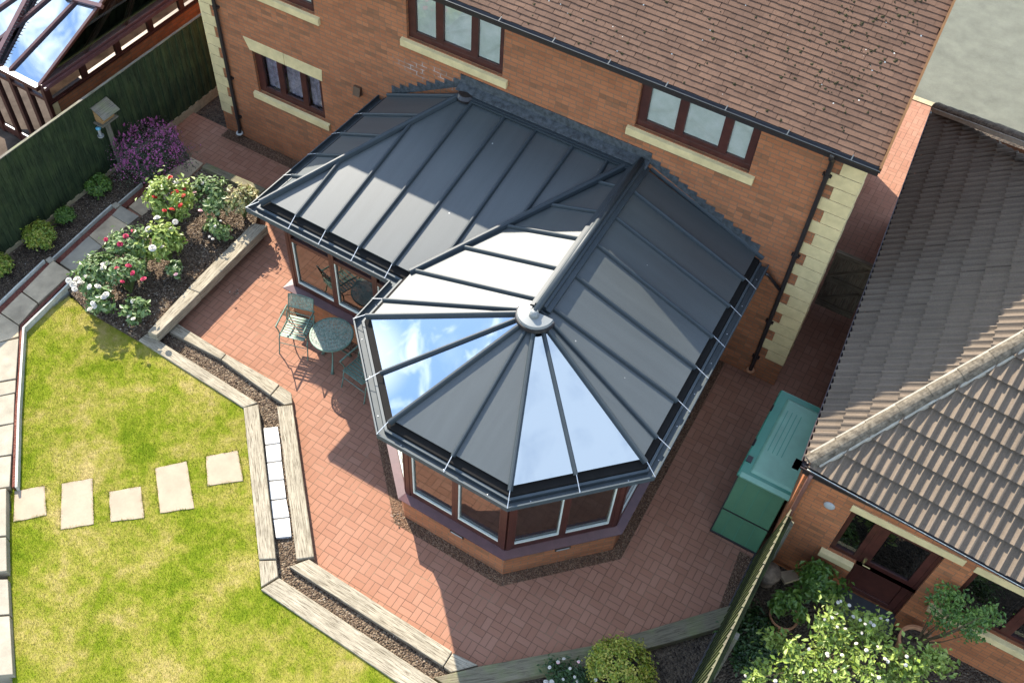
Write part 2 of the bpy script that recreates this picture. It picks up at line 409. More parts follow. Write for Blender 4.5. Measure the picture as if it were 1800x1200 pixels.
L_ROSEYEL = leaf_mat('yellow_green_rose_leaf', [(0.10, 0.17, 0.02), (0.20, 0.28, 0.04), (0.30, 0.36, 0.08), (0.16, 0.22, 0.03)])  # lighter, yellower greens than the plain rose leaf
L_LIME = leaf_mat('lime_leaf', [(0.09, 0.15, 0.012), (0.16, 0.23, 0.02), (0.24, 0.28, 0.03), (0.30, 0.27, 0.05)])
L_GREEN = leaf_mat('mid_leaf', [(0.045, 0.105, 0.014), (0.085, 0.165, 0.022), (0.13, 0.21, 0.032)])
L_DARK = leaf_mat('dark_leaf', [(0.018, 0.045, 0.012), (0.03, 0.07, 0.016), (0.05, 0.10, 0.022)])
L_GOLD = leaf_mat('gold_leaf', [(0.11, 0.17, 0.010), (0.20, 0.25, 0.018), (0.33, 0.33, 0.03), (0.45, 0.38, 0.08)])
L_GREY = leaf_mat('grey_leaf', [(0.05, 0.075, 0.04), (0.09, 0.11, 0.06), (0.05, 0.06, 0.04)])
L_CHIP = leaf_mat('bark_chip', [(0.05, 0.03, 0.02), (0.14, 0.09, 0.06), (0.26, 0.20, 0.14), (0.09, 0.055, 0.04), (0.42, 0.36, 0.28)], 0.8)

def tile_mat(name, cols, stain=0.5):
    t = NT(name); p = t.pos()
    g = t.new('ShaderNodeNewGeometry')
    k = len(cols)
    c = t.ramp(g.outputs['Random Per Island'], [(i / (k - 1), cols[i]) for i in range(k)])
    n1 = t.noise(1.6, 5, 0.65, p); n2 = t.noise(55, 4, 0.7, p); n3 = t.noise(16, 3, 0.6, p)
    c = t.mix(stain, c, t.ramp(n1, [(0.3, 0.6), (0.7, 1.0)]), 'MULTIPLY')
    c = t.mix(0.8, c, t.ramp(n2, [(0.3, 0.65), (0.7, 1.0)]), 'MULTIPLY')
    c = t.mix(t.ramp(n3, [(0.70, 0.0), (0.76, 0.7)]), c, (0.05, 0.035, 0.025))
    t.color(c); t.set(0.85, 0.25); t.bump(n2, 0.5, 0.006)
    return t.m
M_TILE = tile_mat('clay_tile', [(0.105, 0.056, 0.034), (0.13, 0.070, 0.043), (0.148, 0.081, 0.050), (0.115, 0.062, 0.039)])
M_PANTILE = tile_mat('concrete_tile', [(0.145, 0.110, 0.078), (0.175, 0.134, 0.097), (0.16, 0.121, 0.087)], 0.5)
M_HIPTILE = simple('hip_tile', (0.11, 0.092, 0.068), 0.9, 0.1, var=0.6, scale=16, bump=0.5)
M_LICHEN = simple('lichen', (0.65, 0.63, 0.55), 0.9, 0.1)
M_MOSS = simple('moss', (0.035, 0.030, 0.015), 0.95, 0.1, var=0.4, scale=30)

def mesh_top_mat():
    t = NT('pierced_metal'); p = t.pos()
    v = t.new('ShaderNodeTexVoronoi', Scale=48.0); t.link(p, v.inputs['Vector'])
    n = t.noise(20, 3, 0.6, p)
    t.color(t.ramp(n, [(0.35, (0.10, 0.15, 0.115)), (0.6, (0.22, 0.25, 0.19))])); t.set(0.55, 0.4)
    f = t.ramp(v.outputs['Distance'], [(0.30, 1.0), (0.36, 0.0)])
    a = t.math('SUBTRACT', 1.0, f)
    t.link(f, t.b.inputs['Alpha'])
    inv = t.math('SUBTRACT', 1.0, a)
    t.l.new(a, t.b.inputs['Alpha'])
    return t.m
M_PIERCED = mesh_top_mat()
def teal_mat(name, c, rough):
    return simple(name, c, rough, 0.5, var=0.12, scale=3)
M_TEAL = teal_mat('teal_plastic', (0.045, 0.19, 0.125), 0.32)
M_TEALLID = teal_mat('pale_teal_lid', (0.15, 0.30, 0.21), 0.35)
M_GREENPL = teal_mat('green_plastic', (0.055, 0.15, 0.075), 0.42)

# ------------------------------------------------------------------ mesh building
OFF = {}
def off(o):
    return OFF.get(o.name, Vector((0, 0, 0))) if o is not None else Vector((0, 0, 0))
class MB:
    def __init__(s): s.v = []; s.f = []; s.mi = []; s.m = 0
    def add(s, vs, fs):
        b = len(s.v); s.v += [Vector(x) for x in vs]
        for f in fs: s.f.append([b + i for i in f]); s.mi.append(s.m)
        return s
    def poly(s, pts): return s.add(pts, [list(range(len(pts)))])
    def hexa(s, a):       # 8 points: bottom 4, top 4
        return s.add(a, [[0, 3, 2, 1], [4, 5, 6, 7], [0, 1, 5, 4], [1, 2, 6, 5], [2, 3, 7, 6], [3, 0, 4, 7]])
    def box(s, x0, x1, y0, y1, z0, z1):
        return s.hexa([(x0, y0, z0), (x1, y0, z0), (x1, y1, z0), (x0, y1, z0), (x0, y0, z1), (x1, y0, z1), (x1, y1, z1), (x0, y1, z1)])
    def prism(s, pts, z0, z1):
        n = len(pts)
        ar = sum(pts[i][0] * pts[(i + 1) % n][1] - pts[(i + 1) % n][0] * pts[i][1] for i in range(n))
        if ar < 0: pts = list(reversed(pts))
        vs = [(p[0], p[1], z0) for p in pts] + [(p[0], p[1], z1) for p in pts]
        return s.add(vs, [list(range(n))[::-1], list(range(n, 2 * n))] + [[i, (i + 1) % n, n + (i + 1) % n, n + i] for i in range(n)])
    def beam(s, p0, p1, w, h, up=(0, 0, 1)):
        p0, p1 = Vector(p0), Vector(p1); d = (p1 - p0).normalized()
        sd = d.cross(Vector(up)).normalized() * (w / 2); u = sd.cross(d).normalized() * (h / 2)
        a = [p0 - sd - u, p0 + sd - u, p1 + sd - u, p1 - sd - u, p0 - sd + u, p0 + sd + u, p1 + sd + u, p1 - sd + u]
        return s.hexa(a)
    def tube(s, pts, r, n=8, cap=True):
        pts = [Vector(p) for p in pts]; rr = r if isinstance(r, (list, tuple)) else [r] * len(pts)
        ring = []; b = len(s.v); prev = None
        for i, p in enumerate(pts):
            d = (pts[min(i + 1, len(pts) - 1)] - pts[max(i - 1, 0)]).normalized()
            if prev is None:
                a = Vector((0, 0, 1)) if abs(d.z) < 0.9 else Vector((1, 0, 0))
            else: a = prev
            x = (a - d * a.dot(d)).normalized(); y = d.cross(x); prev = x
            for k in range(n):
                t = 2 * PI * k / n; s.v.append(p + (x * math.cos(t) + y * math.sin(t)) * rr[i])
        for i in range(len(pts) - 1):
            for k in range(n):
                k2 = (k + 1) % n
                s.f.append([b + i * n + k, b + i * n + k2, b + (i + 1) * n + k2, b + (i + 1) * n + k]); s.mi.append(s.m)
        if cap:
            s.f.append([b + k for k in range(n)][::-1]); s.mi.append(s.m)
            e = b + (len(pts) - 1) * n; s.f.append([e + k for k in range(n)]); s.mi.append(s.m)
        return s
    def lathe(s, prof, c=(0, 0, 0), n=24):
        b = len(s.v)
        for r, z in prof:
            for k in range(n):
                t = 2 * PI * k / n; s.v.append(Vector((c[0] + r * math.cos(t), c[1] + r * math.sin(t), c[2] + z)))
        for i in range(len(prof) - 1):
            for k in range(n):
                k2 = (k + 1) % n
                s.f.append([b + i * n + k, b + i * n + k2, b + (i + 1) * n + k2, b + (i + 1) * n + k]); s.mi.append(s.m)
        return s
    def build(s, name, mat, parent=None, smooth=False, bevel=0.0):
        o_ = off(parent)
        me = bpy.data.meshes.new(name)
        me.from_pydata([tuple(v - o_) for v in s.v], [], s.f)
        mats = mat if isinstance(mat, (list, tuple)) else [mat]
        for m in mats: me.materials.append(m)
        if len(mats) > 1:
            me.polygons.foreach_set('material_index', s.mi)
        uv = me.uv_layers.new(name='UVMap').data
        for p in me.polygons:
            n = p.normal
            if abs(n.z) > 0.94:
                # along the longest edge for timber, plain xy otherwise
                for li in p.loop_indices:
                    co = s.v[me.loops[li].vertex_index]; uv[li].uv = (co.x, co.y)
            else:
                t = Vector((-n.y, n.x, 0)).normalized(); q = n.cross(t)
                for li in p.loop_indices:
                    co = s.v[me.loops[li].vertex_index]; uv[li].uv = (co.dot(t), co.dot(q))
        if smooth: me.polygons.foreach_set('use_smooth', [True] * len(me.polygons))
        ob = bpy.data.objects.new(name, me); COL.objects.link(ob)
        if parent is not None: ob.parent = parent
        OFF[ob.name] = o_
        if bevel:
            md = ob.modifiers.new('bevel', 'BEVEL'); md.width = bevel; md.segments = 2; md.limit_method = 'ANGLE'
        return ob
def uv_along(ob, d):
    """timber: lay the grain along direction d"""
    d = Vector(d).normalized(); me = ob.data; uv = me.uv_layers[0].data
    sh = random.uniform(0, 50)
    for p in me.polygons:
        n = p.normal; t = d - n * d.dot(n)
        if t.length < 0.3: t = Vector((n.y, -n.x, 0)) if abs(n.z) < 0.9 else Vector((1, 0, 0))
        t.normalize(); q = n.cross(t)
        for li in p.loop_indices:
            co = me.vertices[me.loops[li].vertex_index].co; uv[li].uv = (co.dot(t) + sh, co.dot(q) + sh)
def tag(o, label, cat, group=None, kind=None):
    if label: o['label'] = label
    if cat: o['category'] = cat
    if group: o['group'] = group
    if kind: o['kind'] = kind
    return o
def thing(name, label, cat, loc=(0, 0, 0), group=None):
    o = bpy.data.objects.new(name, None); COL.objects.link(o); o.location = loc
    o.empty_display_size = 0.2
    OFF[o.name] = Vector(loc)
    return tag(o, label, cat, group)
def struct(o): o['kind'] = 'structure'; return o
def dup(root, loc, rotz=None, label=None):
    r = root.copy(); COL.objects.link(r); r.location = loc
    if rotz is not None: r.rotation_euler = (0, 0, rotz)
    if label: r['label'] = label
    for ch in root.children:
        c = ch.copy(); COL.objects.link(c); c.parent = r
        for g in ch.children:
            d = g.copy(); COL.objects.link(d); d.parent = c
    return r
def bulk(name, V, F, mat, parent=None, smooth=False):
    me = bpy.data.meshes.new(name)
    V = np.asarray(V, np.float32); F = np.asarray(F, np.int32); k = F.shape[1]
    if parent is not None: V = V - np.array(off(parent), np.float32)
    me.vertices.add(len(V)); me.vertices.foreach_set('co', V.ravel())
    me.loops.add(F.size); me.loops.foreach_set('vertex_index', F.ravel())
    me.polygons.add(len(F)); me.polygons.foreach_set('loop_start', np.arange(0, F.size, k, dtype=np.int32))
    me.update(calc_edges=True); me.validate(); me.shade_flat()
    me.materials.append(mat)
    o = bpy.data.objects.new(name, me); COL.objects.link(o)
    if parent is not None: o.parent = parent
    OFF[o.name] = off(parent)
    return o
def lerp(a, b, t): return Vector(a) * (1 - t) + Vector(b) * t
def offset_line(pts, d, closed=False):
    """offset an open plan polyline to its left by d"""
    out = []; n = len(pts)
    nr = []
    for i in range(n - 1):
        e = Vector((pts[i + 1][0] - pts[i][0], pts[i + 1][1] - pts[i][1], 0)).normalized(); nr.append(Vector((-e.y, e.x, 0)))
    for i in range(n):
        if i == 0: v = nr[0]
        elif i == n - 1: v = nr[-1]
        else:
            m = (nr[i - 1] + nr[i]).normalized(); v = m / max(0.3, m.dot(nr[i]))
        out.append(Vector((pts[i][0] + v.x * d, pts[i][1] + v.y * d, pts[i][2] if len(pts[i]) > 2 else 0)))
    return out
def poly_px(pts, z): return [tuple(gp(u, v, z)) for u, v in pts]
def inside(poly, x, y):
    n = len(poly); r = np.zeros(len(x), bool); j = n - 1
    for i in range(n):
        xi, yi, xj, yj = poly[i][0], poly[i][1], poly[j][0], poly[j][1]
        c = ((yi > y) != (yj > y)) & (x < (xj - xi) * (y - yi) / (yj - yi + 1e-12) + xi); r ^= c; j = i
    return r

# ================================================================== SETTING
g = MB(); g.poly([(-150, -150, -0.06), (150, -150, -0.06), (150, 150, -0.06), (-150, 150, -0.06)])
struct(g.build('ground', M_DARKSOIL))
a, b = gp(1598, 172, 0), gp(1632, 188, 0)
g = MB(); g.poly([(-14, a.y + 0.05, -0.03), (30, b.y + 0.05, -0.03), (30, 60, -0.03), (-14, 60, -0.03)])
struct(g.build('driveway', M_TARMAC))
g = MB()
yend = (a.y + b.y) / 2
g.poly([(-12.42, -0.002, 0), (-12.42, -2.6, 0), (-9.0, -6.0, 0), (-3.5, -8.0, 0), (0.98, -6.5, 0), (1.05, -3.0, 0), (0.9, 0.0, 0), (0.5, yend, 0), (-0.75, yend, 0), (-0.02, -0.002, 0)])
struct(g.build('patio', M_PAVE))
g = MB(); g.box(-0.7, 0.6, yend, yend + 0.15, -0.05, 0.02); struct(g.build('kerb', M_CONC))

LAWN_Z = 0.18
lawn_px = [(121, 521), (154, 546), (241, 597), (430, 718), (456, 984), (460, 1036), (724, 1216), (760, 1330), (22, 1330), (22, 1200), (13, 1000), (22, 857), (38, 650), (44, 577)]
lawn_poly = poly_px(lawn_px, LAWN_Z)
g = MB(); g.prism(lawn_poly, -0.03, LAWN_Z); struct(g.build('lawn', M_LAWN))

rose_px = [(360, 288), (460, 338), (450, 392), (333, 506), (262, 583), (243, 598), (152, 545), (118, 508), (127, 482), (225, 397), (320, 329)]
g = MB(); g.prism(poly_px(rose_px, 0.22), -0.03, 0.22); struct(g.build('flower_bed', M_SOIL))
fb = [gp(u, v, 0.08) for u, v in [(333, 276), (322, 258), (297, 208)]] + [Vector((-12.47, -1.0, 0.08)), Vector((-12.47, -7.5, 0.08))] + [gp(u, v, 0.08) for u, v in [(-60, 575), (0, 531), (30, 502), (92, 454), (170, 382), (208, 357), (248, 322), (290, 300)]]
g = MB(); g.prism(fb, -0.04, 0.08); struct(g.build('border_bed', M_DARKSOIL))
chan_px = [(290, 576), (475, 690), (510, 712), (497, 714), (530, 982), (520, 990), (779, 1165), (810, 1180), (770, 1200), (484, 1014), (478, 1010), (475, 982), (447, 715), (444, 707), (250, 588)]
g = MB(); g.poly([p for p in poly_px(chan_px, 0.05)]); struct(g.build('soil_channel', M_SOIL))
g = MB(); g.poly(poly_px([(800, 1190), (1066, 1150), (1275, 1085), (1262, 1120), (1228, 1200), (1215, 1240), (1150, 1330), (700, 1330), (735, 1225)], 0.04)); struct(g.build('planting_bed', M_DARKSOIL))
# neighbour's paved yard beyond the left fence and soil yard beyond the right one
g = MB(); g.poly([(-30, -12, -0.03), (-12.5, -12, -0.03), (-12.5, 6, -0.03), (-30, 6, -0.03)]); struct(g.build('yard_paving', simple('old_yard_paving', (0.085, 0.065, 0.05), 0.9, 0.05, var=.4, scale=2.5)))
gs = MB(); gs.poly(poly_px([(1300, 968), (1326, 982), (1302, 1062), (1262, 1072)], 0.006)); struct(gs.build('gravel_margin', M_GRAVEL))
gs = MB(); gs.poly([(-11.5, -0.003, 0.006), (-11.5, -0.24, 0.006), (-7.6, -0.24, 0.006), (-7.6, -0.003, 0.006)]); struct(gs.build('gravel_strip', M_GRAVEL))

# ------------------------------------------------------------------ short grass
N = 330000
bb = np.array([(p[0], p[1]) for p in lawn_poly]); lo, hi = bb.min(0), bb.max(0)
px = rng.uniform(lo[0], hi[0], N * 2); py = rng.uniform(lo[1], hi[1], N * 2)
k = inside(lawn_poly, px, py)
stones_px = [[(25, 862), (79, 853), (82, 905), (23, 917)], [(108, 849), (163, 839), (165, 921), (106, 931)], [(191, 863), (248, 854), (254, 910), (194, 917)], [(272, 822), (328, 809), (342, 893), (281, 902)], [(362, 801), (418, 791), (428, 845), (364, 854)]]
for sp in stones_px: k &= ~inside(poly_px(sp, LAWN_Z + 0.01), px, py)
px, py = px[k][:N], py[k][:N]; n = len(px)
ang = rng.uniform(0, 2 * PI, n); h = rng.uniform(0.008, 0.024, n); w = 0.0022
tx = px + rng.normal(0, 0.008, n); ty = py + rng.normal(0, 0.008, n)
V = np.empty((n, 3, 3)); dx, dy = np.cos(ang) * w, np.sin(ang) * w
V[:, 0] = np.stack([px - dx, py - dy, np.full(n, LAWN_Z - 0.002)], 1); V[:, 1] = np.stack([px + dx, py + dy, np.full(n, LAWN_Z - 0.002)], 1)
V[:, 2] = np.stack([tx, ty, LAWN_Z + h], 1)
gr = bulk('grass', V.reshape(-1, 3), np.arange(3 * n).reshape(-1, 3), M_BLADE)
def tufts(poly, n, out):
    P = np.array([(p[0], p[1]) for p in poly]); Q = np.roll(P, -1, 0); Ls = np.linalg.norm(Q - P, axis=1)
    i = rng.choice(len(P), n, p=Ls / Ls.sum()); t = rng.uniform(0, 1, n)[:, None]
    c = P[i] * (1 - t) + Q[i] * t; e = (Q[i] - P[i]) / Ls[i][:, None]; nr = np.stack([e[:, 1], -e[:, 0]], 1) * out
    k = (np.sin(c[:, 0] * 23) + np.sin(c[:, 1] * 31) + rng.normal(0, .8, n)) > -0.4; c, nr = c[k], nr[k]; n = len(c)
    c = c - nr * rng.uniform(-0.004, 0.02, n)[:, None]
    tip = c + nr * rng.uniform(0.0, 0.035, n)[:, None] + rng.normal(0, 0.01, (n, 2)); a = rng.uniform(0, 2 * PI, n); w = 0.0028
    V = np.empty((n, 3, 3)); V[:, 0, :2] = c - np.stack([np.cos(a), np.sin(a)], 1) * w; V[:, 1, :2] = c + np.stack([np.cos(a), np.sin(a)], 1) * w; V[:, 2, :2] = tip
    V[:, :2, 2] = LAWN_Z; V[:, 2, 2] = LAWN_Z + rng.uniform(0.015, 0.04, n); return V
sg = 1 if sum(lawn_poly[i][0] * lawn_poly[(i + 1) % len(lawn_poly)][1] - lawn_poly[(i + 1) % len(lawn_poly)][0] * lawn_poly[i][1] for i in range(len(lawn_poly))) > 0 else -1
EX = [tufts(lawn_poly, 12000, sg)]
for sp in stones_px:
    q_ = poly_px(sp, LAWN_Z); a_ = sum(q_[i][0] * q_[(i + 1) % 4][1] - q_[(i + 1) % 4][0] * q_[i][1] for i in range(4))
    EX.append(tufts(q_, 900, -1 if a_ > 0 else 1))
V = np.concatenate([V] + EX); bpy.data.objects.remove(gr)
gr = bulk('grass', V.reshape(-1, 3), np.arange(3 * len(V)).reshape(-1, 3), M_BLADE)
tag(gr, 'short sunlit lawn grass with straw coloured dry patches', 'grass', kind='stuff')

# loose chips lying on the beds
def chips(name, poly, z, n, size, label, mat=None):
    bb = np.array([(p[0], p[1]) for p in poly]); lo, hi = bb.min(0), bb.max(0)
    x = rng.uniform(lo[0], hi[0], n * 3); y = rng.uniform(lo[1], hi[1], n * 3); k = inside(poly, x, y); x, y = x[k][:n], y[k][:n]; n = len(x)
    c = np.stack([x, y, z + rng.uniform(0.0, 0.02, n)], 1)
    a = rng.normal(size=(n, 3)); a[:, 2] *= 0.45; a /= np.linalg.norm(a, axis=1)[:, None]
    b_ = np.cross(a, rng.normal(size=(n, 3))); b_ /= np.linalg.norm(b_, axis=1)[:, None]
    s1 = rng.uniform(0.5, 1.4, n)[:, None] * size; s2 = s1 * rng.uniform(0.3, 0.7, n)[:, None]
    V = np.stack([c - a * s1, c + b_ * s2, c + a * s1, c - b_ * s2], 1)
    o = bulk(name, V.reshape(-1, 3), np.arange(4 * n).reshape(-1, 4), mat or L_CHIP)
    tag(o, label, 'mulch', kind='stuff')
chips('bark_mulch', poly_px(rose_px, 0.22), 0.222, 9000, 0.018, 'bark chips strewn over the rose bed')
chips('channel_mulch', poly_px(chan_px, 0.05), 0.052, 6000, 0.014, 'bark chips in the narrow trench between the sleepers')
chips('border_mulch', fb, 0.082, 5000, 0.013, 'dark bark chips in the border along the green fence')

# ================================================================== TIMBER SLEEPERS
def sleeper(pts, z0, z1, label, mat=None, along=None):
    P = poly_px(pts, z1)
    c = sum((Vector(p) for p in P), Vector()) / len(P)
    ed = max(((Vector(P[i]) - Vector(P[i - 1])) for i in range(len(P))), key=lambda e: e.length)
    mb = MB(); mb.prism(P, z0, z1)
    o = mb.build('timber_sleeper', mat or M_SLEEPER, None, bevel=0.012)
    o.data.transform(Matrix.Translation(-Vector((c.x, c.y, z0)))); o.location = (c.x, c.y, z0)
    uv_along(o, ed)
    tag(o, label, 'sleeper', 'railway sleepers edging the patio and beds')
    return o
OZ, IZ = 0.22, 0.13
sleeper([(241, 596), (257, 584), (453, 707), (428, 716)], -0.02, OZ, 'pale sleeper along the top right edge of the lawn, below the rose bed')
sleeper([(428, 716), (454, 710), (485, 981), (455, 982)], -0.02, OZ, 'long pale sleeper between the lawn and the row of white slabs')
sleeper([(455, 985), (485, 984), (489, 1012), (459, 1031)], -0.02, OZ - 0.01, 'short pale sleeper offcut at the corner of the lawn below the white slabs')
sleeper([(458, 1035), (491, 1015), (790, 1212), (720, 1213)], -0.02, OZ, 'long cracked pale sleeper along the lower right edge of the lawn')
sleeper([(297, 583), (312, 568), (397, 621), (388, 631)], -0.02, IZ, 'sleeper beside the paving, its far end against the rose bed timbers')
sleeper([(389, 632), (398, 622), (491, 675), (475, 694)], -0.02, IZ, 'sleeper beside the sunny paving opposite the bistro chair')
sleeper([(492, 677), (512, 690), (514, 708), (500, 711), (476, 695)], -0.02, IZ, 'short mitred sleeper at the bend of the paving edge left of the table')
sleeper([(487, 714), (514, 711), (552, 978), (521, 982)], -0.02, IZ + 0.02, 'long upright pale sleeper between the white slabs and the paving')
sleeper([(508, 995), (543, 982), (795, 1144), (779, 1170)], -0.02, IZ, 'long speckled sleeper along the paving in front of the bay')
sleeper([(796, 1146), (841, 1168), (793, 1181), (780, 1171)], -0.02, IZ, 'short sleeper offcut where the sunny and shaded timbers meet')
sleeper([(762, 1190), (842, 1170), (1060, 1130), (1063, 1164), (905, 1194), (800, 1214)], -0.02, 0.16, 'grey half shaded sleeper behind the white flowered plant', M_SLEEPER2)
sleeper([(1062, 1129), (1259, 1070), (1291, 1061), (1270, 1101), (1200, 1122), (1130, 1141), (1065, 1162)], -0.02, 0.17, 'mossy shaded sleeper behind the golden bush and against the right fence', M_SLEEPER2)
for zz, tp in ((0.0, 'lower'), (0.19, 'upper')):
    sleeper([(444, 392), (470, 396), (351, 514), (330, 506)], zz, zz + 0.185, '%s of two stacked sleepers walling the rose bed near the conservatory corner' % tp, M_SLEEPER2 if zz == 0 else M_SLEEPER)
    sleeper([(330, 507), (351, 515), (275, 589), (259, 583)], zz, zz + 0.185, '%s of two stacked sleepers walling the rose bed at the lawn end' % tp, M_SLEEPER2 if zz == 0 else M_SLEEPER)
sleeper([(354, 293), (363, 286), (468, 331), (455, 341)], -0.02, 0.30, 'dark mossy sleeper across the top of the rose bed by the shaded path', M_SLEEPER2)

# ================================================================== WHITE SLABS, STEPPING STONES, FLAGSTONES
rows = [((462, 751), (489, 748)), ((465, 782), (493.5, 778)), ((468, 813), (496, 809)), ((471, 845), (500, 842)), ((474.5, 879), (504, 875)), ((478.5, 912), (510, 908)), ((484, 946), (513.5, 943))]
ordn = ['topmost', 'second from the top', 'third from the top', 'third from the bottom', 'second from the bottom', 'bottom']
def slab(name, pts, z0, z1, label, cat, mat, group, bev=0.006, jitter=0):
    P = poly_px(pts, z1); c = sum((Vector(p) for p in P), Vector()) / len(P)
    P = [c + (Vector(p) - c) * (0.92 if name == 'white_slab' else 0.985) for p in P]
    mb = MB(); mb.prism([(p.x - c.x, p.y - c.y) for p in P], 0, z1 - z0)
    o = mb.build(name, mat, None, bevel=bev); o.location = (c.x, c.y, z0)
    tag(o, label, cat, group); return o
for i in range(6):
    slab('white_slab', [rows[i][0], rows[i][1], rows[i + 1][1], rows[i + 1][0]], 0.03, 0.10, '%s of the six square white slabs between the sleepers' % ordn[i], 'slab', M_WHITE, 'white slabs set in the trench')
sl = ['leftmost square stepping stone, at the lawn edge', 'tall stepping stone, second from the left', 'square stepping stone, third from the left, middle of the row', 'tallest stepping stone, fourth from the left', 'rightmost square stepping stone, nearest the long sleeper']
for sp, lb in zip(stones_px, sl):
    # slightly chipped outline
    P = []
    for i in range(4):
        a, b = sp[i], sp[(i + 1) % 4]
        for t in np.linspace(0, 1, 7)[:-1]:
            j = 0 if t == 0 else 0.6
            P.append((a[0] + (b[0] - a[0]) * t + random.uniform(-j, j), a[1] + (b[1] - a[1]) * t + random.uniform(-j, j)))
    slab('stepping_stone', P, 0.05, LAWN_Z + 0.012, lb, 'stepping stone', M_SLAB, 'stepping stones across the lawn')
PZ = 0.30
flags = [
    ([(330, 273), (358, 287), (330, 314), (302, 297)], 0.03, 'flagstone at the top of the path, touching the red paving', M_FLAG),
    ([(302, 297), (330, 314), (290, 352), (262, 330)], 0.03, 'shaded flagstone under the red rose bush', M_FLAG),
    ([(262, 330), (290, 352), (252, 382), (224, 362)], 0.03, 'flagstone just above the upper path step', M_FLAG),
    ([(212, 361), (245, 380), (225, 395), (196, 378)], 0.15, 'pale grey step slab, upper of the two path steps', M_FLAG2),
    ([(196, 378), (225, 395), (180, 433), (156, 414)], 0.15, 'buff flagstone below the upper path step', M_FLAG),
    ([(156, 414), (180, 433), (128, 478), (104, 462)], 0.15, 'grey flagstone above the lower path step', M_FLAG2),
    ([(93, 457), (126, 479), (67, 532), (39, 512)], 0.27, 'large veined flagstone, lower of the two path steps', M_FLAG),
    ([(38, 513), (66, 533), (33, 571), (1, 549)], 0.27, 'large plain grey flagstone at the bend of the path', M_FLAG),
    ([(0, 550), (33, 572), (33, 591), (0, 600), (-30, 590), (-30, 560)], 0.27, 'pinkish crazy cut flagstone at the left picture edge by the bend', M_FLAG),
    ([(-30, 603), (0, 601), (33, 594), (28, 665), (0, 670), (-30, 676)], 0.27, 'grey half shaded flagstone, first below the bend', M_FLAG2),
    ([(-30, 677), (0, 672), (28, 667), (27, 689), (0, 695), (-30, 700)], 0.27, 'narrow flagstone along the left lawn board', M_FLAG2),
    ([(-30, 702), (0, 696), (26, 691), (24, 743), (0, 747), (-30, 752)], 0.27, 'sunny flagstone below the narrow one', M_FLAG2),
    ([(-30, 754), (0, 749), (24, 744), (21, 798), (0, 801), (-30, 806)], 0.27, 'bright flagstone with a shadow at its lower left', M_FLAG2),
    ([(-30, 807), (0, 803), (20, 800), (17, 855), (-30, 862)], 0.27, 'flagstone level with the leftmost stepping stone', M_FLAG2),
    ([(-40, 864), (11, 857), (11, 941), (-40, 945)], 0.34, 'raised flagstone beside the leftmost stepping stone', M_FLAG2),
    ([(-40, 947), (11, 943), (12, 1003), (-40, 1008)], 0.34, 'raised bright flagstone, second of the raised terrace', M_FLAG2),
    ([(-40, 1018), (14, 1017), (17, 1079), (-40, 1083)], 0.30, 'terrace flagstone, second from the bottom left corner', M_FLAG2),
    ([(-40, 1085), (17, 1081), (23, 1185), (-40, 1190)], 0.30, 'terrace flagstone at the bottom left corner of the lawn', M_FLAG2),
]
for pts, z, lb, m in flags:
    slab('flagstone', pts, -0.03, z, lb, 'flagstone', m, 'flagstones of the garden path', 0.008)
def strip(name, pts, w, z0, z1, mat, label, cat, side=1):
    P = [gp(u, v, z1) for u, v in pts]; Q = offset_line(P, w * side)
    mb = MB()
    for i in range(len(P) - 1):
        a, b, c, d = P[i], P[i + 1], Q[i + 1], Q[i]
        mb.prism([a, b, c, d], z0, z1)
    return tag(mb.build(name, mat, None, bevel=0.004), label, cat)
strip('lawn_board', [(122, 494), (39, 575), (30, 720), (26, 856)], 0.035, 0.05, 0.30, M_PALEBOARD, 'thin pale board edging the lawn beside the flagstone path', 'edging')
o = strip('brick_edging', [(119, 487), (35, 571), (32, 650), (26, 720), (21, 856)], 0.055, 0.0, 0.265, M_SOLDIER, 'dark red brick strip between the flagstones and the pale lawn board', 'edging')
for pts, lb in (([(248, 321), (207, 356)], 'upper'), ([(195, 359), (170, 381), (91, 453)], 'middle'), ([(76, 456), (28, 501), (0, 528), (-30, 556)], 'lower')):
    z = {'upper': 0.11, 'middle': 0.19, 'lower': 0.31}[lb]
    strip('path_edging', pts, 0.03, 0.02, z, M_PALEBOARD, '%s length of thin grey edging between the path and the fence border' % lb, 'edging')
    q = [(u + 6, v + 5) for u, v in pts]
    strip('brick_edging', q, 0.11, 0.0, z - 0.05, M_SOLDIER, '%s length of red brick strip beside the path on the fence side' % lb, 'edging')
for (u, v), z, lb in (((203, 360), 0.17, 'upper'), ((87, 456), 0.29, 'lower')):
    slab('edging_block', [(u - 8, v), (u + 1, v - 6), (u + 9, v), (u, v + 6)], 0.0, z, 'small square pale block ending the edging at the %s path step' % lb, 'block', M_FLAG2, 'pale blocks at the path steps')

# ================================================================== HOUSE
HX0, HX1, HD = -11.55, 0.0, 6.1
EY, EZ = -0.30, 5.10
house = thing('brick_house', 'two storey red brick house with brown tiled roof and dark brown windows behind the conservatory', 'house', (0, 0, 0))
wins = [
    # name, x0, x1, z0, z1, mullions (fractions), label
    (-7.14, -5.42, 3.86, 4.93, (0.08, 0.29, 0.37, 0.655, 0.725, 0.945), 'triple pane upper window above the lead flashing', 'blind'),
    (-3.22, -1.445, 3.95, 4.93, (0.08, 0.325, 0.40, 0.70, 0.775, 0.93), 'triple pane upper window under the eaves near the right downpipe', 'blind'),
    (-10.50, -8.985, 1.36, 2.25, (0.10, 0.32, 0.40, 0.66, 0.74, 0.94), 'ground floor triple window with purple grey curtains', 'curtain'),
    (-10.50, -8.95, 3.57, 4.70, (0.10, 0.32, 0.40, 0.66, 0.74, 0.94), 'upper window cut off by the top of the picture', 'blind'),
]
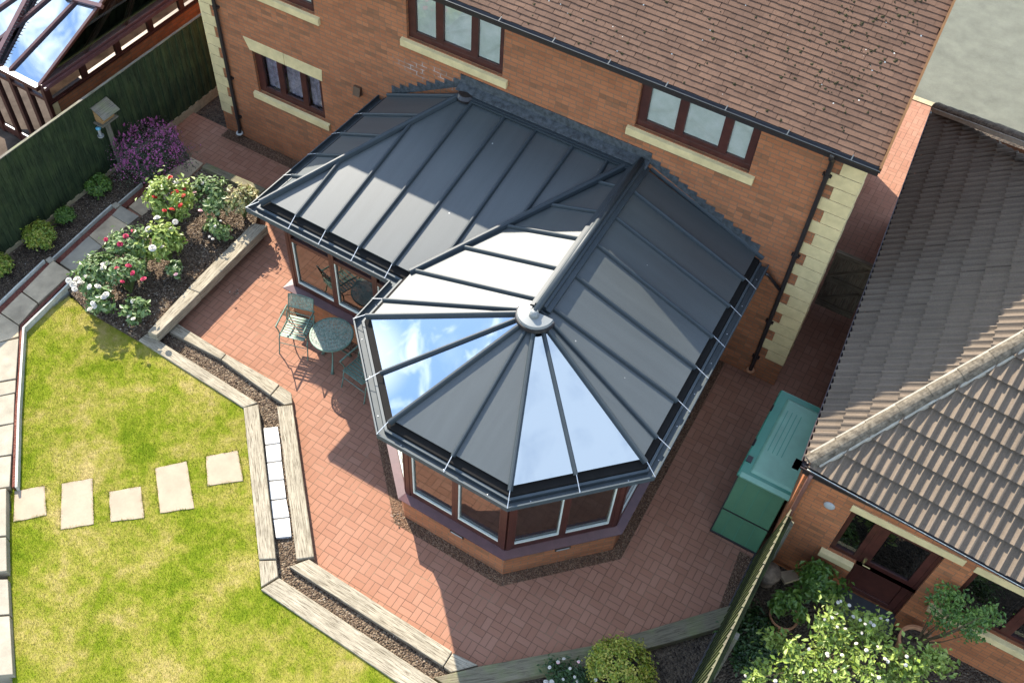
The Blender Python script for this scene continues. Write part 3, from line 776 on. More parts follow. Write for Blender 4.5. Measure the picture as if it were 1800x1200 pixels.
xs = sorted({HX0, HX1, *[w[0] for w in wins], *[w[1] for w in wins]}); zs = sorted({-0.1, 5.0, *[w[2] for w in wins], *[w[3] for w in wins]})
wall = MB()
for i in range(len(xs) - 1):
    for j in range(len(zs) - 1):
        cx, cz = (xs[i] + xs[i + 1]) / 2, (zs[j] + zs[j + 1]) / 2
        if any(w[0] < cx < w[1] and w[2] < cz < w[3] for w in wins): continue
        wall.poly([(xs[i], 0, zs[j]), (xs[i + 1], 0, zs[j]), (xs[i + 1], 0, zs[j + 1]), (xs[i], 0, zs[j + 1])])
for w in wins:
    x0, x1, z0, z1 = w[:4]; d = 0.12
    wall.poly([(x0, 0, z0), (x0, 0, z1), (x0, d, z1), (x0, d, z0)]); wall.poly([(x1, 0, z1), (x1, 0, z0), (x1, d, z0), (x1, d, z1)])
    wall.poly([(x0, 0, z1), (x1, 0, z1), (x1, d, z1), (x0, d, z1)]); wall.poly([(x0, d, z0), (x1, d, z0), (x1, 0, z0), (x0, 0, z0)])
RX = -0.36     # the right wall runs back a little inwards
ridge_y, pitch = 2.98, math.tan(math.radians(33))
RZ = EZ + (ridge_y - EY) * pitch
wall.poly([(HX1, 0, -0.1), (RX, HD, -0.1), (RX, HD, 5.0), (RX / 2, ridge_y, RZ - 0.15), (HX1, 0, 5.0)])
wall.poly([(HX0, HD, -0.1), (HX0, 0, -0.1), (HX0, 0, 5.0), (HX0, ridge_y, RZ - 0.15), (HX0, HD, 5.0)])
wall.poly([(RX, HD, -0.1), (HX0, HD, -0.1), (HX0, HD, 5.0), (RX, HD, 5.0)])
wall.build('wall', M_BRICK, house)

for (x0, x1, z0, z1, fr, lb, kind) in wins:
    W = x1 - x0; fy = 0.055
    f = MB(); zb = z0 + 0.14
    f.box(x0 + .001, x1 - .001, fy, fy + 0.06, z0, zb - .05)
    f.box(x0 + .001, x1 - .001, fy, fy + 0.06, z1 - 0.06, z1)
    st = [(x0 + .001, x0 + fr[0] * W), (x0 + fr[1] * W, x0 + fr[2] * W), (x0 + fr[3] * W, x0 + fr[4] * W), (x0 + fr[5] * W, x1 - .001)]
    for a, b in st: f.box(a, b, fy - 0.002, fy + 0.058, zb - .05, z1 - 0.06)
    lights = [(x0 + fr[0] * W, x0 + fr[1] * W), (x0 + fr[2] * W, x0 + fr[3] * W), (x0 + fr[4] * W, x0 + fr[5] * W)]
    for i, (a, b) in enumerate(lights):
        s_ = 0.03 if i == 1 else 0.0
        f.box(a, b, fy + 0.004, fy + 0.05, zb - .05, zb - 0.012 + s_)
    f.box(x0 + .01, x1 - .01, 0.24, 0.26, z0, z1)
    win = f.build('window', M_MAHOG, house, bevel=0.004); win['label'] = lb
    for i, (a, b) in enumerate(lights):
        s_ = 0.03 if i == 1 else 0.0
        m = MB(); m.poly([(a, fy + 0.03, zb - 0.012 + s_), (b, fy + 0.03, zb - 0.012 + s_), (b, fy + 0.03, z1 - 0.06), (a, fy + 0.03, z1 - 0.06)]); m.build('pane', M_GLASSH, win)
        m = MB()
        if kind == 'blind':
            m.box(a - .002, b + .002, 0.098, 0.102, zb - .02, z1 - .05); m.build('blind', M_BLIND, win)
        else:
            nf = 14
            for q in range(nf):
                xa, xb = a + (b - a) * q / nf, a + (b - a) * (q + 1) / nf
                ya, yb = 0.165 + 0.012 * math.sin(q * 1.9), 0.165 + 0.012 * math.sin((q + 1) * 1.9)
                m.poly([(xa, ya, z0), (xb, yb, z0), (xb, yb, z1), (xa, ya, z1)])
            m.build('curtain', M_CURTAIN, win)
    m = MB()
    e = 0.10
    m.hexa([(x0 - e, -0.055, z0 - 0.15), (x1 + e, -0.055, z0 - 0.15), (x1 + e, 0.05, z0 - 0.15), (x0 - e, 0.05, z0 - 0.15), (x0 - e, -0.055, z0 - 0.03), (x1 + e, -0.055, z0 - 0.03), (x1 + e, 0.053, z0 + 0.002), (x0 - e, 0.053, z0 + 0.002)])
    m.build('sill', M_STONE, win, bevel=0.006)
x0, x1, z1 = -10.5, -8.985, 2.25
m = MB()
for a, b, fa, fb_ in ((x0 - 0.04, -9.765, 0.11, 0), (-9.757, x1 + 0.03, 0, 0.02)):
    m.hexa([(a, -0.012, z1), (b, -0.012, z1), (b, 0.1, z1), (a, 0.1, z1), (a - fa, -0.012, z1 + 0.24), (b + fb_, -0.012, z1 + 0.24), (b + fb_, 0.1, z1 + 0.24), (a - fa, 0.1, z1 + 0.24)])
m.build('lintel', M_STONE, house, bevel=0.005)
# cast stone quoins
zb, pq = 0.547, 0.2199
for side in (0, 1):
    for i in range(19 if side else 20):
        longq = (i % 2 == 1)
        w = (0.45 if longq else 0.30) if side else (0.31 if longq else 0.24)
        z0 = zb - (0 if side else 0.10) + i * pq
        m = MB()
        if side: m.box(HX1 - w, HX1 + 0.012, -0.014, 0.34 if not longq else 0.24, z0 + 0.005, z0 + pq - 0.005)
        else: m.box(HX0 - 0.012, HX0 + w, -0.014, 0.3, z0 + 0.005, z0 + pq - 0.005)
        m.build('quoin', M_STONE, house, bevel=0.004)
# plain tiled roof: every course is a row of separate tiles
VX0, VX1 = HX0 - 0.2, 0.16
gauge, tw = 0.0795, 0.165
slope = Vector((0, 1, pitch)).normalized(); nrm = Vector((0, -pitch, 1)).normalized()
L = (Vector((0, ridge_y, RZ)) - Vector((0, EY, EZ))).length
nc = int(L / gauge)
TV, TF = [], []
for r in range(nc):
    sag = 0.0
    for c in range(-1, int((VX1 - VX0) / tw) + 2):
        xa = VX0 + (c + 0.5 * (r % 2)) * tw + rng.normal(0, 0.002); xb = xa + tw - 0.003
        yfrac = (r * gauge) / L
        xr = VX1 + (RX / 2) * yfrac * 1.0
        xa = max(xa, VX0); xb = min(xb, xr)
        if xb - xa < 0.03: continue
        s0 = r * gauge - 0.01 + rng.normal(0, 0.0025); s1 = s0 + gauge * 1.6
        lift = 0.006 + rng.normal(0, 0.0009); tl = rng.normal(0, 0.0007)
        b0 = Vector((0, EY, EZ)) + slope * s0; b1 = Vector((0, EY, EZ)) + slope * min(s1, L)
        f0, f1 = b0 + nrm * (lift + 0.013), b1 + nrm * 0.004
        k = len(TV)
        TV += [(xa, f0.y, f0.z + tl), (xb, f0.y, f0.z - tl), (xb, f1.y, f1.z), (xa, f1.y, f1.z),
               (xa, f0.y - nrm.y * 0.009, f0.z - 0.009 + tl), (xb, f0.y - nrm.y * 0.009, f0.z - 0.009 - tl),
               (xb, f1.y, f1.z - 0.008), (xa, f1.y, f1.z - 0.008)]
        TF += [(k, k + 1, k + 2, k + 3), (k + 4, k + 5, k + 1, k), (k + 5, k + 6, k + 2, k + 1), (k + 7, k + 4, k, k + 3)]
roof = bulk('roof', TV, TF, M_TILE, house)
m = MB()
m.poly([(VX0, EY, EZ - 0.005), (VX1, EY, EZ - 0.005), (VX1 + RX / 2, ridge_y, RZ - 0.005), (VX0, ridge_y, RZ - 0.005)])
m.poly([(VX0, ridge_y, RZ), (VX1 + RX / 2, ridge_y, RZ), (VX1 + RX, HD + 0.3, EZ), (VX0, HD + 0.3, EZ)])
m.m = 1
m.beam((VX0, ridge_y, RZ + 0.02), (VX1 + RX / 2, ridge_y, RZ + 0.02), 0.26, 0.12)
m.build('roof_deck', [M_DARK, M_HIPTILE], house)
m = MB(); m.beam((VX1 + 0.004, EY - 0.05, EZ - 0.02), (VX1 + RX / 2 + 0.004, ridge_y, RZ - 0.0), 0.03, 0.14); m.beam((VX1 + RX / 2 + 0.004, ridge_y, RZ), (VX1 + RX + .004, HD + 0.3, EZ), 0.03, 0.14)
m.build('bargeboard', simple('verge_board', (0.16, 0.075, 0.025), 0.6, 0.3), house)
m = MB(); m.box(VX0, VX1, EY + 0.03, EY + 0.05, EZ - 0.19, EZ + 0.0); m.box(VX0, VX1 - 0.001, EY + 0.05, 0.0, EZ - 0.12, EZ - 0.1)
m.build('fascia', M_BLACK, house)
def half_gutter(mb, p0, p1, r, n=8, out=(0, -1, 0)):
    p0, p1 = Vector(p0), Vector(p1); o = Vector(out); prof = []
    for i in range(n + 1):
        a = PI * i / n; prof.append(o * (-math.cos(a) * r) + Vector((0, 0, -math.sin(a) * r)))
    for i in range(n):
        mb.poly([p0 + prof[i], p1 + prof[i], p1 + prof[i + 1], p0 + prof[i + 1]])
    e = prof[-1]
    mb.beam(p0 + e, p1 + e, 0.012, 0.012)
m = MB(); half_gutter(m, (VX0, EY - 0.045, EZ), (VX1 + 0.02, EY - 0.045, EZ), 0.058)
gut = m.build('gutter', M_BLACK, house)
m = MB(); m.beam((VX0, EY - 0.106, EZ + 0.004), (VX1 + 0.02, EY - 0.106, EZ + 0.004), 0.008, 0.006); m.build('gutter_lip', M_ANTH, gut)
for i in range(13):
    m = MB(); x = -0.2 - i * 0.85; m.beam((x, EY - 0.108, EZ + 0.004), (x, EY - 0.02, EZ + 0.03), 0.014, 0.005); m.build('gutter_clip', M_ANTHG, gut)
def downpipe(x, top, lab, z_end=0.12):
    m = MB()
    m.tube([(x, EY - 0.045, EZ - 0.05), (x, EY - 0.02, EZ - 0.16), (x, -0.07, EZ - 0.36), (x, -0.055, EZ - 0.5), (x, -0.055, z_end + 0.1), (x, -0.08, z_end)], 0.034, 10)
    p = m.build('downpipe', M_BLACK, house, smooth=True)
    for z in (4.45, 2.9, 1.4, 0.5):
        c = MB(); c.box(x - 0.062, x + 0.062, -0.05, 0.0, z - 0.02, z + 0.02); c.tube([(x, -0.055, z - 0.03), (x, -0.055, z + 0.03)], 0.041, 10); c.build('bracket', M_BLACK, p)
    c = MB(); c.lathe([(0.035, 0.02), (0.065, 0.02), (0.07, 0.0), (0.05, -0.02)], (x, -0.08, z_end)); c.build('collar', M_SHADE if x < -5 else M_TERRA, p)
downpipe(-11.14, 0, ''); downpipe(-0.44, 0, '', 0.2)
m = MB(); m.hexa([(-8.56, -0.09, 2.30), (-8.42, -0.09, 2.30), (-8.42, 0, 2.30), (-8.56, 0, 2.30), (-8.56, -0.05, 2.46), (-8.42, -0.05, 2.46), (-8.42, 0, 2.46), (-8.56, 0, 2.46)])
q = wp(628, 160, -0.04); m2 = MB(); m2.v = [v + Vector((q.x + 8.49, 0, q.z - 2.38)) for v in m.v]; m2.f = m.f; m2.mi = m.mi
m2.build('vent_cowl', simple('brown_vent', (0.10, 0.055, 0.03), 0.5, 0.4), house)
# grey meter cupboard on the shaded side wall
m = MB(); m.box(0.0, 0.16, 0.9, 1.35, 0.5, 1.0)
# lichen and moss on the tiles
def spots(name, mat, n, size, flat, ymax=2.2):
    V, Fc = [], []
    for i in range(n):
        s = rng.uniform(0.0, 1.0) * L * 0.75; x = rng.uniform(-7, -0.1)
        if name == 'moss' and rng.random() < 0.5: x = -0.2 - abs(rng.normal(0, 0.9)); s = rng.uniform(0.2, 0.95) * L * .8
        c = Vector((x, EY, EZ)) + slope * s + nrm * 0.012; r = size * rng.uniform(0.4, 1.3); k = len(V)
        for j in range(6):
            a = 2 * PI * j / 6; rr = r * rng.uniform(0.7, 1.2)
            V.append(tuple(c + Vector((1, 0, 0)) * math.cos(a) * rr + slope * math.sin(a) * rr))
        V.append(tuple(c + nrm * flat))
        Fc += [(k + j, k + (j + 1) % 6, k + 6) for j in range(6)]
    o = bulk(name, V, Fc, mat, house); o['kind'] = 'stuff'
spots('moss', M_MOSS, 420, 0.022, 0.016); spots('lichen', M_LICHEN, 150, 0.011, 0.003)

# ================================================================== CONSERVATORY
cons = thing('conservatory', 'mahogany framed conservatory with solid grey panelled roof and projecting bay', 'conservatory', (-4.0, -2.5, 0))
ZG = 2.5
Gp = [gp(672, 160, ZG), gp(431.5, 365, ZG), gp(683.3, 493.3, ZG), gp(620.5, 560.5, ZG), gp(662, 763, ZG), gp(891.7, 893.3, ZG), gp(1151.7, 838.3, ZG), gp(1358, 455, ZG)]
def clampwall(p, q, y=-0.01):
    t = (y - q.y) / (p.y - q.y); return q + (p - q) * t
Gp[0] = clampwall(Gp[0], Gp[1]); Gp[-1] = clampwall(Gp[-1], Gp[-2])
G_A0, G_A, G_I, G_W1, G_W2, G_F, G_R, G_R0 = Gp
EP = offset_line(Gp, 0.235)
ZE = 2.60
EP = [Vector((p.x, p.y, ZE)) for p in EP]; EP[0].y = -0.02; EP[-1].y = -0.02
E_A0, E_A, E_I, E_W1, E_W2, E_F, E_R, E_R0 = EP
ZT = 3.36
RW = wp(1126, 292, -0.06); RW.z = ZT
HUB = gp(942, 552, ZT + 0.02)
HT = wp(819, 182, -0.10); HT = Vector((HT.x, -0.06, ZT))
VT = Vector((RW.x - 0.12, -0.06, ZT))
P_left = Plane(E_A0, E_A, HT)
P_front = Plane(E_A, E_I, VT)
P_wl = Plane(E_I + (E_W1 - E_I) * 0.5, HUB, RW)
P_f1 = Plane(E_W1, E_W2, HUB); P_f2 = Plane(E_W2, E_F, HUB); P_f3 = Plane(E_F, E_R, HUB)
P_right = Plane(E_R, E_R0, (RW + HUB) / 2)
def onp(P, p): return Vector((p.x, p.y, P.o.z - (P.n.x * (p.x - P.o.x) + P.n.y * (p.y - P.o.y)) / P.n.z))
def clip(poly, p, d, n, keep):
    """keep the part of a planar polygon on one side of the line p + t d"""
    s = n.cross(d).normalized() * keep; out = []
    for i in range(len(poly)):
        a, b = poly[i], poly[(i + 1) % len(poly)]; da, db = (a - p).dot(s), (b - p).dot(s)
        if da >= 0: out.append(a)
        if (da > 0) != (db > 0) and abs(da - db) > 1e-9: out.append(a + (b - a) * (da / (da - db)))
    return out
def solid(poly, n, th):
    m = MB(); k = len(poly)
    ar = sum(((poly[i] - poly[0]).cross(poly[(i + 1) % k] - poly[0])).dot(n) for i in range(k))
    if ar < 0: poly = poly[::-1]
    vs = [p for p in poly] + [p - n * th for p in poly]
    m.add(vs, [list(range(k)), list(range(k, 2 * k))[::-1]] + [[i, k + i, k + (i + 1) % k, (i + 1) % k] for i in range(k)])
    return m
straps = []
def bar_profile(mb, a, b, n, w=0.058, h=0.050, r=0.026):
    d = (b - a).normalized(); s = d.cross(n).normalized()
    prof = [(-w / 2, -0.02), (-w / 2, 0.012), (-w * 0.36, h * 0.75), (-w * 0.15, h), (w * 0.15, h), (w * 0.36, h * 0.75), (w / 2, 0.012), (w / 2, -0.02)]
    A = [a + s * x + n * y for x, y in prof]; B = [b + s * x + n * y for x, y in prof]; k = len(prof)
    mb.add(A + B, [[i, i + 1, k + i + 1, k + i] for i in range(k - 1)] + [list(range(k))[::-1], list(range(k, 2 * k)), [0, k, 2 * k - 1, k - 1]])
def slope_build(P, poly, lines, mats, strap_edge=None, extra=0.10, barw=0.058):
    """panels between the bars, then the bars; lines are pixel pairs (eave end, top end)"""
    bars = []
    for (u0, v0), (u1, v1), eave in lines:
        a, b = P.px(u0, v0, 0.03), P.px(u1, v1, 0.03); bars.append((a - P.n * 0.03, b - P.n * 0.03, eave))
    rest = [onp(P, p) for p in poly]
    pieces = []
    for (a, b, _) in bars:
        d = (b - a).normalized()
        one = clip(rest, a, d, P.n, 1); two = clip(rest, a, d, P.n, -1)
        pieces.append(one); rest = two
    pieces.append(rest)
    for i, pc in enumerate(pieces):
        if len(pc) < 3: continue
        mt = mats[i] if isinstance(mats, list) else mats
        o = solid(pc, P.n, 0.03).build('roof_glass' if mt is M_GLASSROOF else 'roof_panel', mt, cons)
    for a, b, eave in bars:
        m = MB(); d = (a - b).normalized(); pl = [onp(P, p) for p in poly]; ts = []
        sd = P.n.cross(d)
        for i in range(len(pl)):
            p, q = pl[i], pl[(i + 1) % len(pl)]; dp, dq = (p - b).dot(sd), (q - b).dot(sd)
            if (dp > 0) != (dq > 0): ts.append(((p + (q - p) * (dp / (dp - dq))) - b).dot(d))
        if len(ts) >= 2: a, b = b + d * max(ts), b + d * min(ts)
        e = a + d * (0.03 if eave else 0)
        bar_profile(m, e, b, P.n, barw); m.build('glazing_bar', M_ANTH, cons)
        if eave: straps.append((e + P.n * 0.04, P))
# left hip slope
slope_build(P_left, [E_A0, E_A, HT], [((514, 308), (548, 313), 1), ((559, 271), (617, 274), 1), ((597, 234), (690, 239), 1), ((637, 200), (757.6, 202), 1), ((675, 166), (806, 168), 0)][::-1], M_PANEL)
# front slope of the lean-to
slope_build(P_front, [E_A, E_I, VT, HT], [((506.7, 395), (582, 301), 1), ((560, 421.7), (710, 231), 1), ((616.7, 451.7), (824, 186), 1), ((680, 476.7), (890, 200), 1), ((793, 437), (945.7, 222), 0), ((919, 377), (1010, 252), 0), ((1047, 317), (1072, 274), 0)], M_PANEL)
slope_build(P_wl, [E_I, E_W1, HUB, RW, VT], [((674, 526), (910.5, 542.5), 1), ((745, 478), (942.5, 523.6), 0), ((828.6, 436), (984, 471), 0), ((908.6, 399), (1024, 419), 0), ((990, 362), (1059.6, 372.6), 0), ((1066, 322), (1092, 328), 0)], M_PANEL)
slope_build(P_f1, [E_W1, E_W2, HUB], [((659, 658), (914.5, 557), 1)], M_GLASSROOF)
slope_build(P_f2, [E_W2, E_F, HUB], [((785, 818), (928, 572), 1)], M_PANEL)
slope_build(P_f3, [E_F, E_R, HUB], [((1018, 856), (954.5, 578), 1)], M_GLASSROOF)
slope_build(P_right, [E_R, E_R0, RW, HUB], [((1167, 780), (973, 570), 1), ((1204, 713), (966, 536), 1), ((1238, 656), (1010, 482), 1), ((1264, 599), (1049, 428), 1), ((1291, 543), (1084, 382), 1), ((1319, 497), (1117, 337), 1), ((1343, 453), (1146, 294), 0)], M_PANEL)
def hipbar(name, a, b, w=0.075, h=0.07, st=True, lift=0.0):
    m = MB(); n = Vector((0, 0, 1)); d = (b - a).normalized(); s = d.cross(n).normalized(); n = s.cross(d)
    bar_profile(m, a + n * lift, b + n * lift, n, w, h, 0.03); o = m.build(name, M_ANTH, cons)
    if st: straps.append((a + n * 0.05, None))
    return o
hipbar('hip_bar', E_A + (E_A - HT).normalized() * 0.12, HT, 0.085, 0.08)
hipbar('valley_bar', E_I + (E_I - VT).normalized() * 0.02, VT + (VT - E_I).normalized() * -0.15, 0.10, 0.075, False)
for e in (E_W1, E_W2, E_F, E_R): hipbar('hip_bar', e + (e - HUB).normalized() * 0.06, HUB + (e - HUB).normalized() * 0.1, 0.068, 0.062)
# ridge
ra, rb = HUB + Vector((0.01, -0.02, 0.05)), RW + Vector((0, 0.0, 0.05))
m = MB()
d = (rb - ra).normalized(); s = Vector((d.y, -d.x, 0))
prof = [(-0.15, -0.06), (-0.145, -0.03), (-0.085, -0.012), (-0.08, 0.03), (-0.05, 0.045), (0.05, 0.045), (0.08, 0.03), (0.085, -0.012), (0.145, -0.03), (0.15, -0.06)]
A = [ra + d * 0.12 + s * x + Vector((0, 0, y)) for x, y in prof]; B = [rb + s * x + Vector((0, 0, y)) for x, y in prof]; k = len(prof)
m.add(A + B, [[i, k + i, k + i + 1, i + 1] for i in range(k - 1)] + [list(range(k)), list(range(k, 2 * k))[::-1]])
ridge = m.build('ridge', M_ANTH, cons)
m = MB(); m.tube([ra - d * 0.05 + Vector((0, 0, 0.065)), rb + Vector((0, 0, 0.065))], 0.045, 12); m.build('ridge_roll', M_ANTH, ridge, smooth=True)
m = MB(); pts = []
for i in range(25):
    a = PI * 0.98 + PI * 1.04 * i / 24 + math.atan2(d.y, d.x) - PI / 2; pts.append((math.cos(a), math.sin(a)))
R1, R2 = 0.25, 0.235
top = [ra + Vector((x * R2, y * R2, 0.0)) for x, y in pts]; bot = [ra + Vector((x * R1, y * R1, -0.035)) for x, y in pts]; c0 = ra + Vector((0, 0, 0.03)); k = len(pts)
m.add([c0] + top + bot, [[0, 1 + i, 2 + i] for i in range(k - 1)] + [[1 + i, 1 + k + i, 2 + k + i, 2 + i] for i in range(k - 1)])
m.build('hub_cap', M_HUB, cons, smooth=False)
m = MB(); m.tube([ra - d * 0.06 + Vector((0, 0, 0.10)), ra - d * 0.06 + Vector((0, 0, -0.02))], [0.05, 0.075], 16); m.build('ridge_end', M_HUB, ridge, smooth=True)
m = MB(); top = [ra + Vector((x * 0.262, y * 0.262, -0.04)) for x, y in pts]; bot = [ra + Vector((x * 0.268, y * 0.268, -0.09)) for x, y in pts]
m.add(top + bot, [[i, k + i, k + i + 1, i + 1] for i in range(k - 1)] + [list(range(k))]); m.build('hub_ring', M_BLACK, cons)
# box gutter: outer lip, floor and inner wall, mitred round the plan
def profile_run(pts, prof, z):
    m = MB(); rings = [offset_line(pts, dx) for dx, _ in prof]; n = len(pts); k = len(prof)
    vs = []
    for i in range(n):
        for j, (dx, dz) in enumerate(prof): vs.append((rings[j][i].x, rings[j][i].y, z + dz))
    fs = [[i * k + j, (i + 1) * k + j, (i + 1) * k + j + 1, i * k + j + 1] for i in range(n - 1) for j in range(k - 1)]
    m.add(vs, fs); return m
gutter = profile_run(Gp, [(0.02, -0.11), (0.0, -0.085), (0.0, 0.0), (0.018, 0.002), (0.02, -0.055), (0.035, -0.08), (0.105, -0.08), (0.112, -0.02), (0.145, -0.015), (0.15, -0.11), (0.02, -0.11)], ZG).build('gutter', M_ANTHG, cons)
eaves = profile_run(Gp, [(0.15, -0.10), (0.155, 0.015), (0.235, 0.035), (0.30, 0.05), (0.30, -0.16), (0.16, -0.16), (0.15, -0.10)], ZG).build('eaves_beam', M_DARK, cons)
for p, P in straps:
    # thin steel strap from the bar end to the gutter lip
    best = None
    for i in range(len(Gp) - 1):
        a, b = Gp[i], Gp[i + 1]; e = b - a; t = max(0, min(1, (Vector((p.x, p.y, 0)) - Vector((a.x, a.y, 0))).dot(Vector((e.x, e.y, 0))) / (e.x ** 2 + e.y ** 2)))
        q = a + e * t; dd = (Vector((q.x - p.x, q.y - p.y, 0))).length
        if best is None or dd < best[0]: best = (dd, q)
    q = best[1]
    if P is None:
        q = min(Gp, key=lambda w: (w.x - p.x) ** 2 + (w.y - p.y) ** 2)
    m = MB(); m.beam(p, Vector((q.x, q.y, ZG + 0.006)), 0.009, 0.004); m.build('gutter_strap', M_WIRE, gutter)
for i in range(len(Gp) - 1):       # pale screw heads along the lip
    a, b = Gp[i], Gp[i + 1]; nn = max(1, int((b - a).length / 0.55))
    m = MB()
    ins = offset_line([a, b], 0.07)
    for j in range(nn):
        q = lerp(ins[0], ins[1], (j + 0.5) / nn); m.lathe([(0.0, 0.006), (0.008, 0.004), (0.009, 0.0)], (q.x, q.y, ZG - 0.078), 8)
    m.build('gutter_screws', M_WIRE, gutter)

# dwarf wall, sill, frames
Dp = offset_line(Gp, 0.30); Dp[0].y = 0; Dp[-1].y = 0
FW = offset_line(Gp, 0.345); FW[0].y = 0; FW[-1].y = 0
Di = offset_line(Gp, 0.56); Di[0].y = 0; Di[-1].y = 0
m = MB(); n = len(Dp)
vs = [(p.x, p.y, -0.05) for p in Dp] + [(p.x, p.y, 0.60) for p in Dp] + [(p.x, p.y, 0.60) for p in Di] + [(p.x, p.y, -0.05) for p in Di]
m.add(vs, [[i, i + 1, n + i + 1, n + i] for i in range(n - 1)] + [[n + i, n + i + 1, 2 * n + i + 1, 2 * n + i] for i in range(n - 1)] + [[2 * n + i, 2 * n + i + 1, 3 * n + i + 1, 3 * n + i] for i in range(n - 1)])
dw = m.build('dwarf_wall', M_BRICK, cons)
for seg, t in ((4, 0.54), (5, 0.52)):
    a, b = Dp[seg], Dp[seg + 1]; e = (b - a).normalized(); o_ = Vector((e.y, -e.x, 0)); c = lerp(a, b, t); c.z = 0.40
    m = MB(); m.beam(c - e * 0.115 + o_ * 0.004, c + e * 0.115 + o_ * 0.004, 0.012, 0.06); v = m.build('air_brick', M_BLACK, dw)
    m = MB(); m.beam(c - e * 0.095 + o_ * 0.010, c + e * 0.095 + o_ * 0.010, 0.008, 0.032); m.build('grille', M_GREY, v)
prof = [(0.225, -0.005), (0.22, 0.02), (0.34, 0.055), (0.40, 0.055), (0.40, 0.0), (0.225, -0.005)]
profile_run(Gp, prof, 0.60).build('sill', M_SILLUPVC, cons)
gravel = MB(); Go = offset_line(Gp, 0.13); Gi = offset_line(Gp, 0.31)
for i in range(n - 1):
    gravel.poly([(Go[i].x, Go[i].y, 0.006), (Go[i + 1].x, Go[i + 1].y, 0.006), (Gi[i + 1].x, Gi[i + 1].y, 0.006), (Gi[i].x, Gi[i].y, 0.006)])
struct(gravel.build('gravel_border', M_GRAVEL))
frame = MB(); ZS, ZH = 0.655, 2.40
npan = [4, 3, 1, 2, 2, 2, 5]
for i in range(n - 1):
    a, b = FW[i], FW[i + 1]; e = (b - a); Ls = e.length; e.normalize(); ou = Vector((e.y, -e.x, 0)); inn = -ou
    def fr(x0, x1, z0, z1, y0=0.0, y1=0.07, mb=None):
        (mb or frame).hexa([a + e * x0 + inn * y0 + Vector((0, 0, z0)) - Vector((0, 0, a.z)), a + e * x1 + inn * y0 + Vector((0, 0, z0 - a.z)), a + e * x1 + inn * y1 + Vector((0, 0, z0 - a.z)), a + e * x0 + inn * y1 + Vector((0, 0, z0 - a.z)),
                   a + e * x0 + inn * y0 + Vector((0, 0, z1 - a.z)), a + e * x1 + inn * y0 + Vector((0, 0, z1 - a.z)), a + e * x1 + inn * y1 + Vector((0, 0, z1 - a.z)), a + e * x0 + inn * y1 + Vector((0, 0, z1 - a.z))])
    cp = 0.075
    fr(0.01, cp, ZS, ZH, -0.012, 0.08); fr(Ls - cp, Ls - 0.01, ZS, ZH, -0.012, 0.08)
    nw = npan[i]; w = (Ls - 2 * cp) / nw
    fr(cp, Ls - cp, ZS, ZS + 0.07); fr(cp, Ls - cp, ZH - 0.05, ZH)
    fan = i in (1,)
    zt = 1.74 if fan else None
    for j in range(nw):
        x0, x1 = cp + j * w, cp + (j + 1) * w
        fw_ = 0.05
        fr(x0, x0 + fw_, ZS + 0.07, ZH - 0.05, -0.004, 0.066); fr(x1 - fw_, x1, ZS + 0.07, ZH - 0.05, -0.004, 0.066)
        fr(x0 + fw_, x1 - fw_, ZS + 0.07, ZS + 0.115, -0.003, 0.06)
        if fan: fr(x0 + fw_, x1 - fw_, zt, zt + 0.08, -0.002, 0.066)
        else: fr(x0 + fw_, x1 - fw_, 2.03, 2.10, -0.002, 0.066)
        zq = zt if fan else 2.03
        g_ = MB(); q0 = [a + e * (x0 + fw_) + inn * 0.03, a + e * (x1 - fw_) + inn * 0.03]
        for (za, zc) in ((ZS + 0.115, zq), (zq + (0.08 if fan else 0.07), ZH - 0.05)):
            g_.poly([(q0[0].x, q0[0].y, za), (q0[1].x, q0[1].y, za), (q0[1].x, q0[1].y, zc), (q0[0].x, q0[0].y, zc)])
        g_.build('window_pane', M_GLASS, cons)
        bd = MB(); fr(x0 + fw_, x1 - fw_, ZS + 0.115, ZS + 0.15, 0.0, 0.026, bd); fr(x1 - fw_ - 0.02, x1 - fw_, ZS + 0.15, zq, 0.002, 0.026, bd) if i >= 5 else fr(x0 + fw_, x0 + fw_ + 0.02, ZS + 0.15, zq, 0.002, 0.026, bd)
        bd.build('pale_strip', M_PALESTRIP, cons)  # pale strips along the bottom and one side of each pane
frame.build('window_frame', M_MAHOG, cons, bevel=0.004)
fl = MB(); fl.poly([(p.x, p.y, 0.10) for p in Di]); fl.build('floor', M_INFLOOR, cons)
# lead flashing: apron band over the top, stepped soakers down both slopes
m = MB()
x0, x1 = HT.x - 0.16, RW.x + 0.12
m.box(x0, x1, -0.014, -0.002, ZT + 0.05, ZT + 0.255)
m.hexa([(x0, -0.16, ZT + 0.045), (x1, -0.16, ZT + 0.045), (x1, -0.016, ZT + 0.07), (x0, -0.016, ZT + 0.07), (x0, -0.16, ZT + 0.06), (x1, -0.16, ZT + 0.06), (x1, -0.016, ZT + 0.11), (x0, -0.016, ZT + 0.11)])
m.build('lead_apron', M_LEAD, cons)
m = MB(); m.box(x0 + 0.2, RW.x - 0.02, -0.20, -0.05, ZT + 0.0, ZT + 0.04); m.box(x0 + 0.2, RW.x - 0.05, -0.235, -0.20, ZT - 0.01, ZT + 0.02); m.build('wall_plate', M_ANTH, cons)
m = MB(); m.lathe([(0.0, 0.03), (0.12, 0.02), (0.16, -0.03), (0.15, -0.08)], (HT.x + 0.03, -0.14, ZT + 0.04), 16); m.build('ridge_cap', M_BLACK, cons)
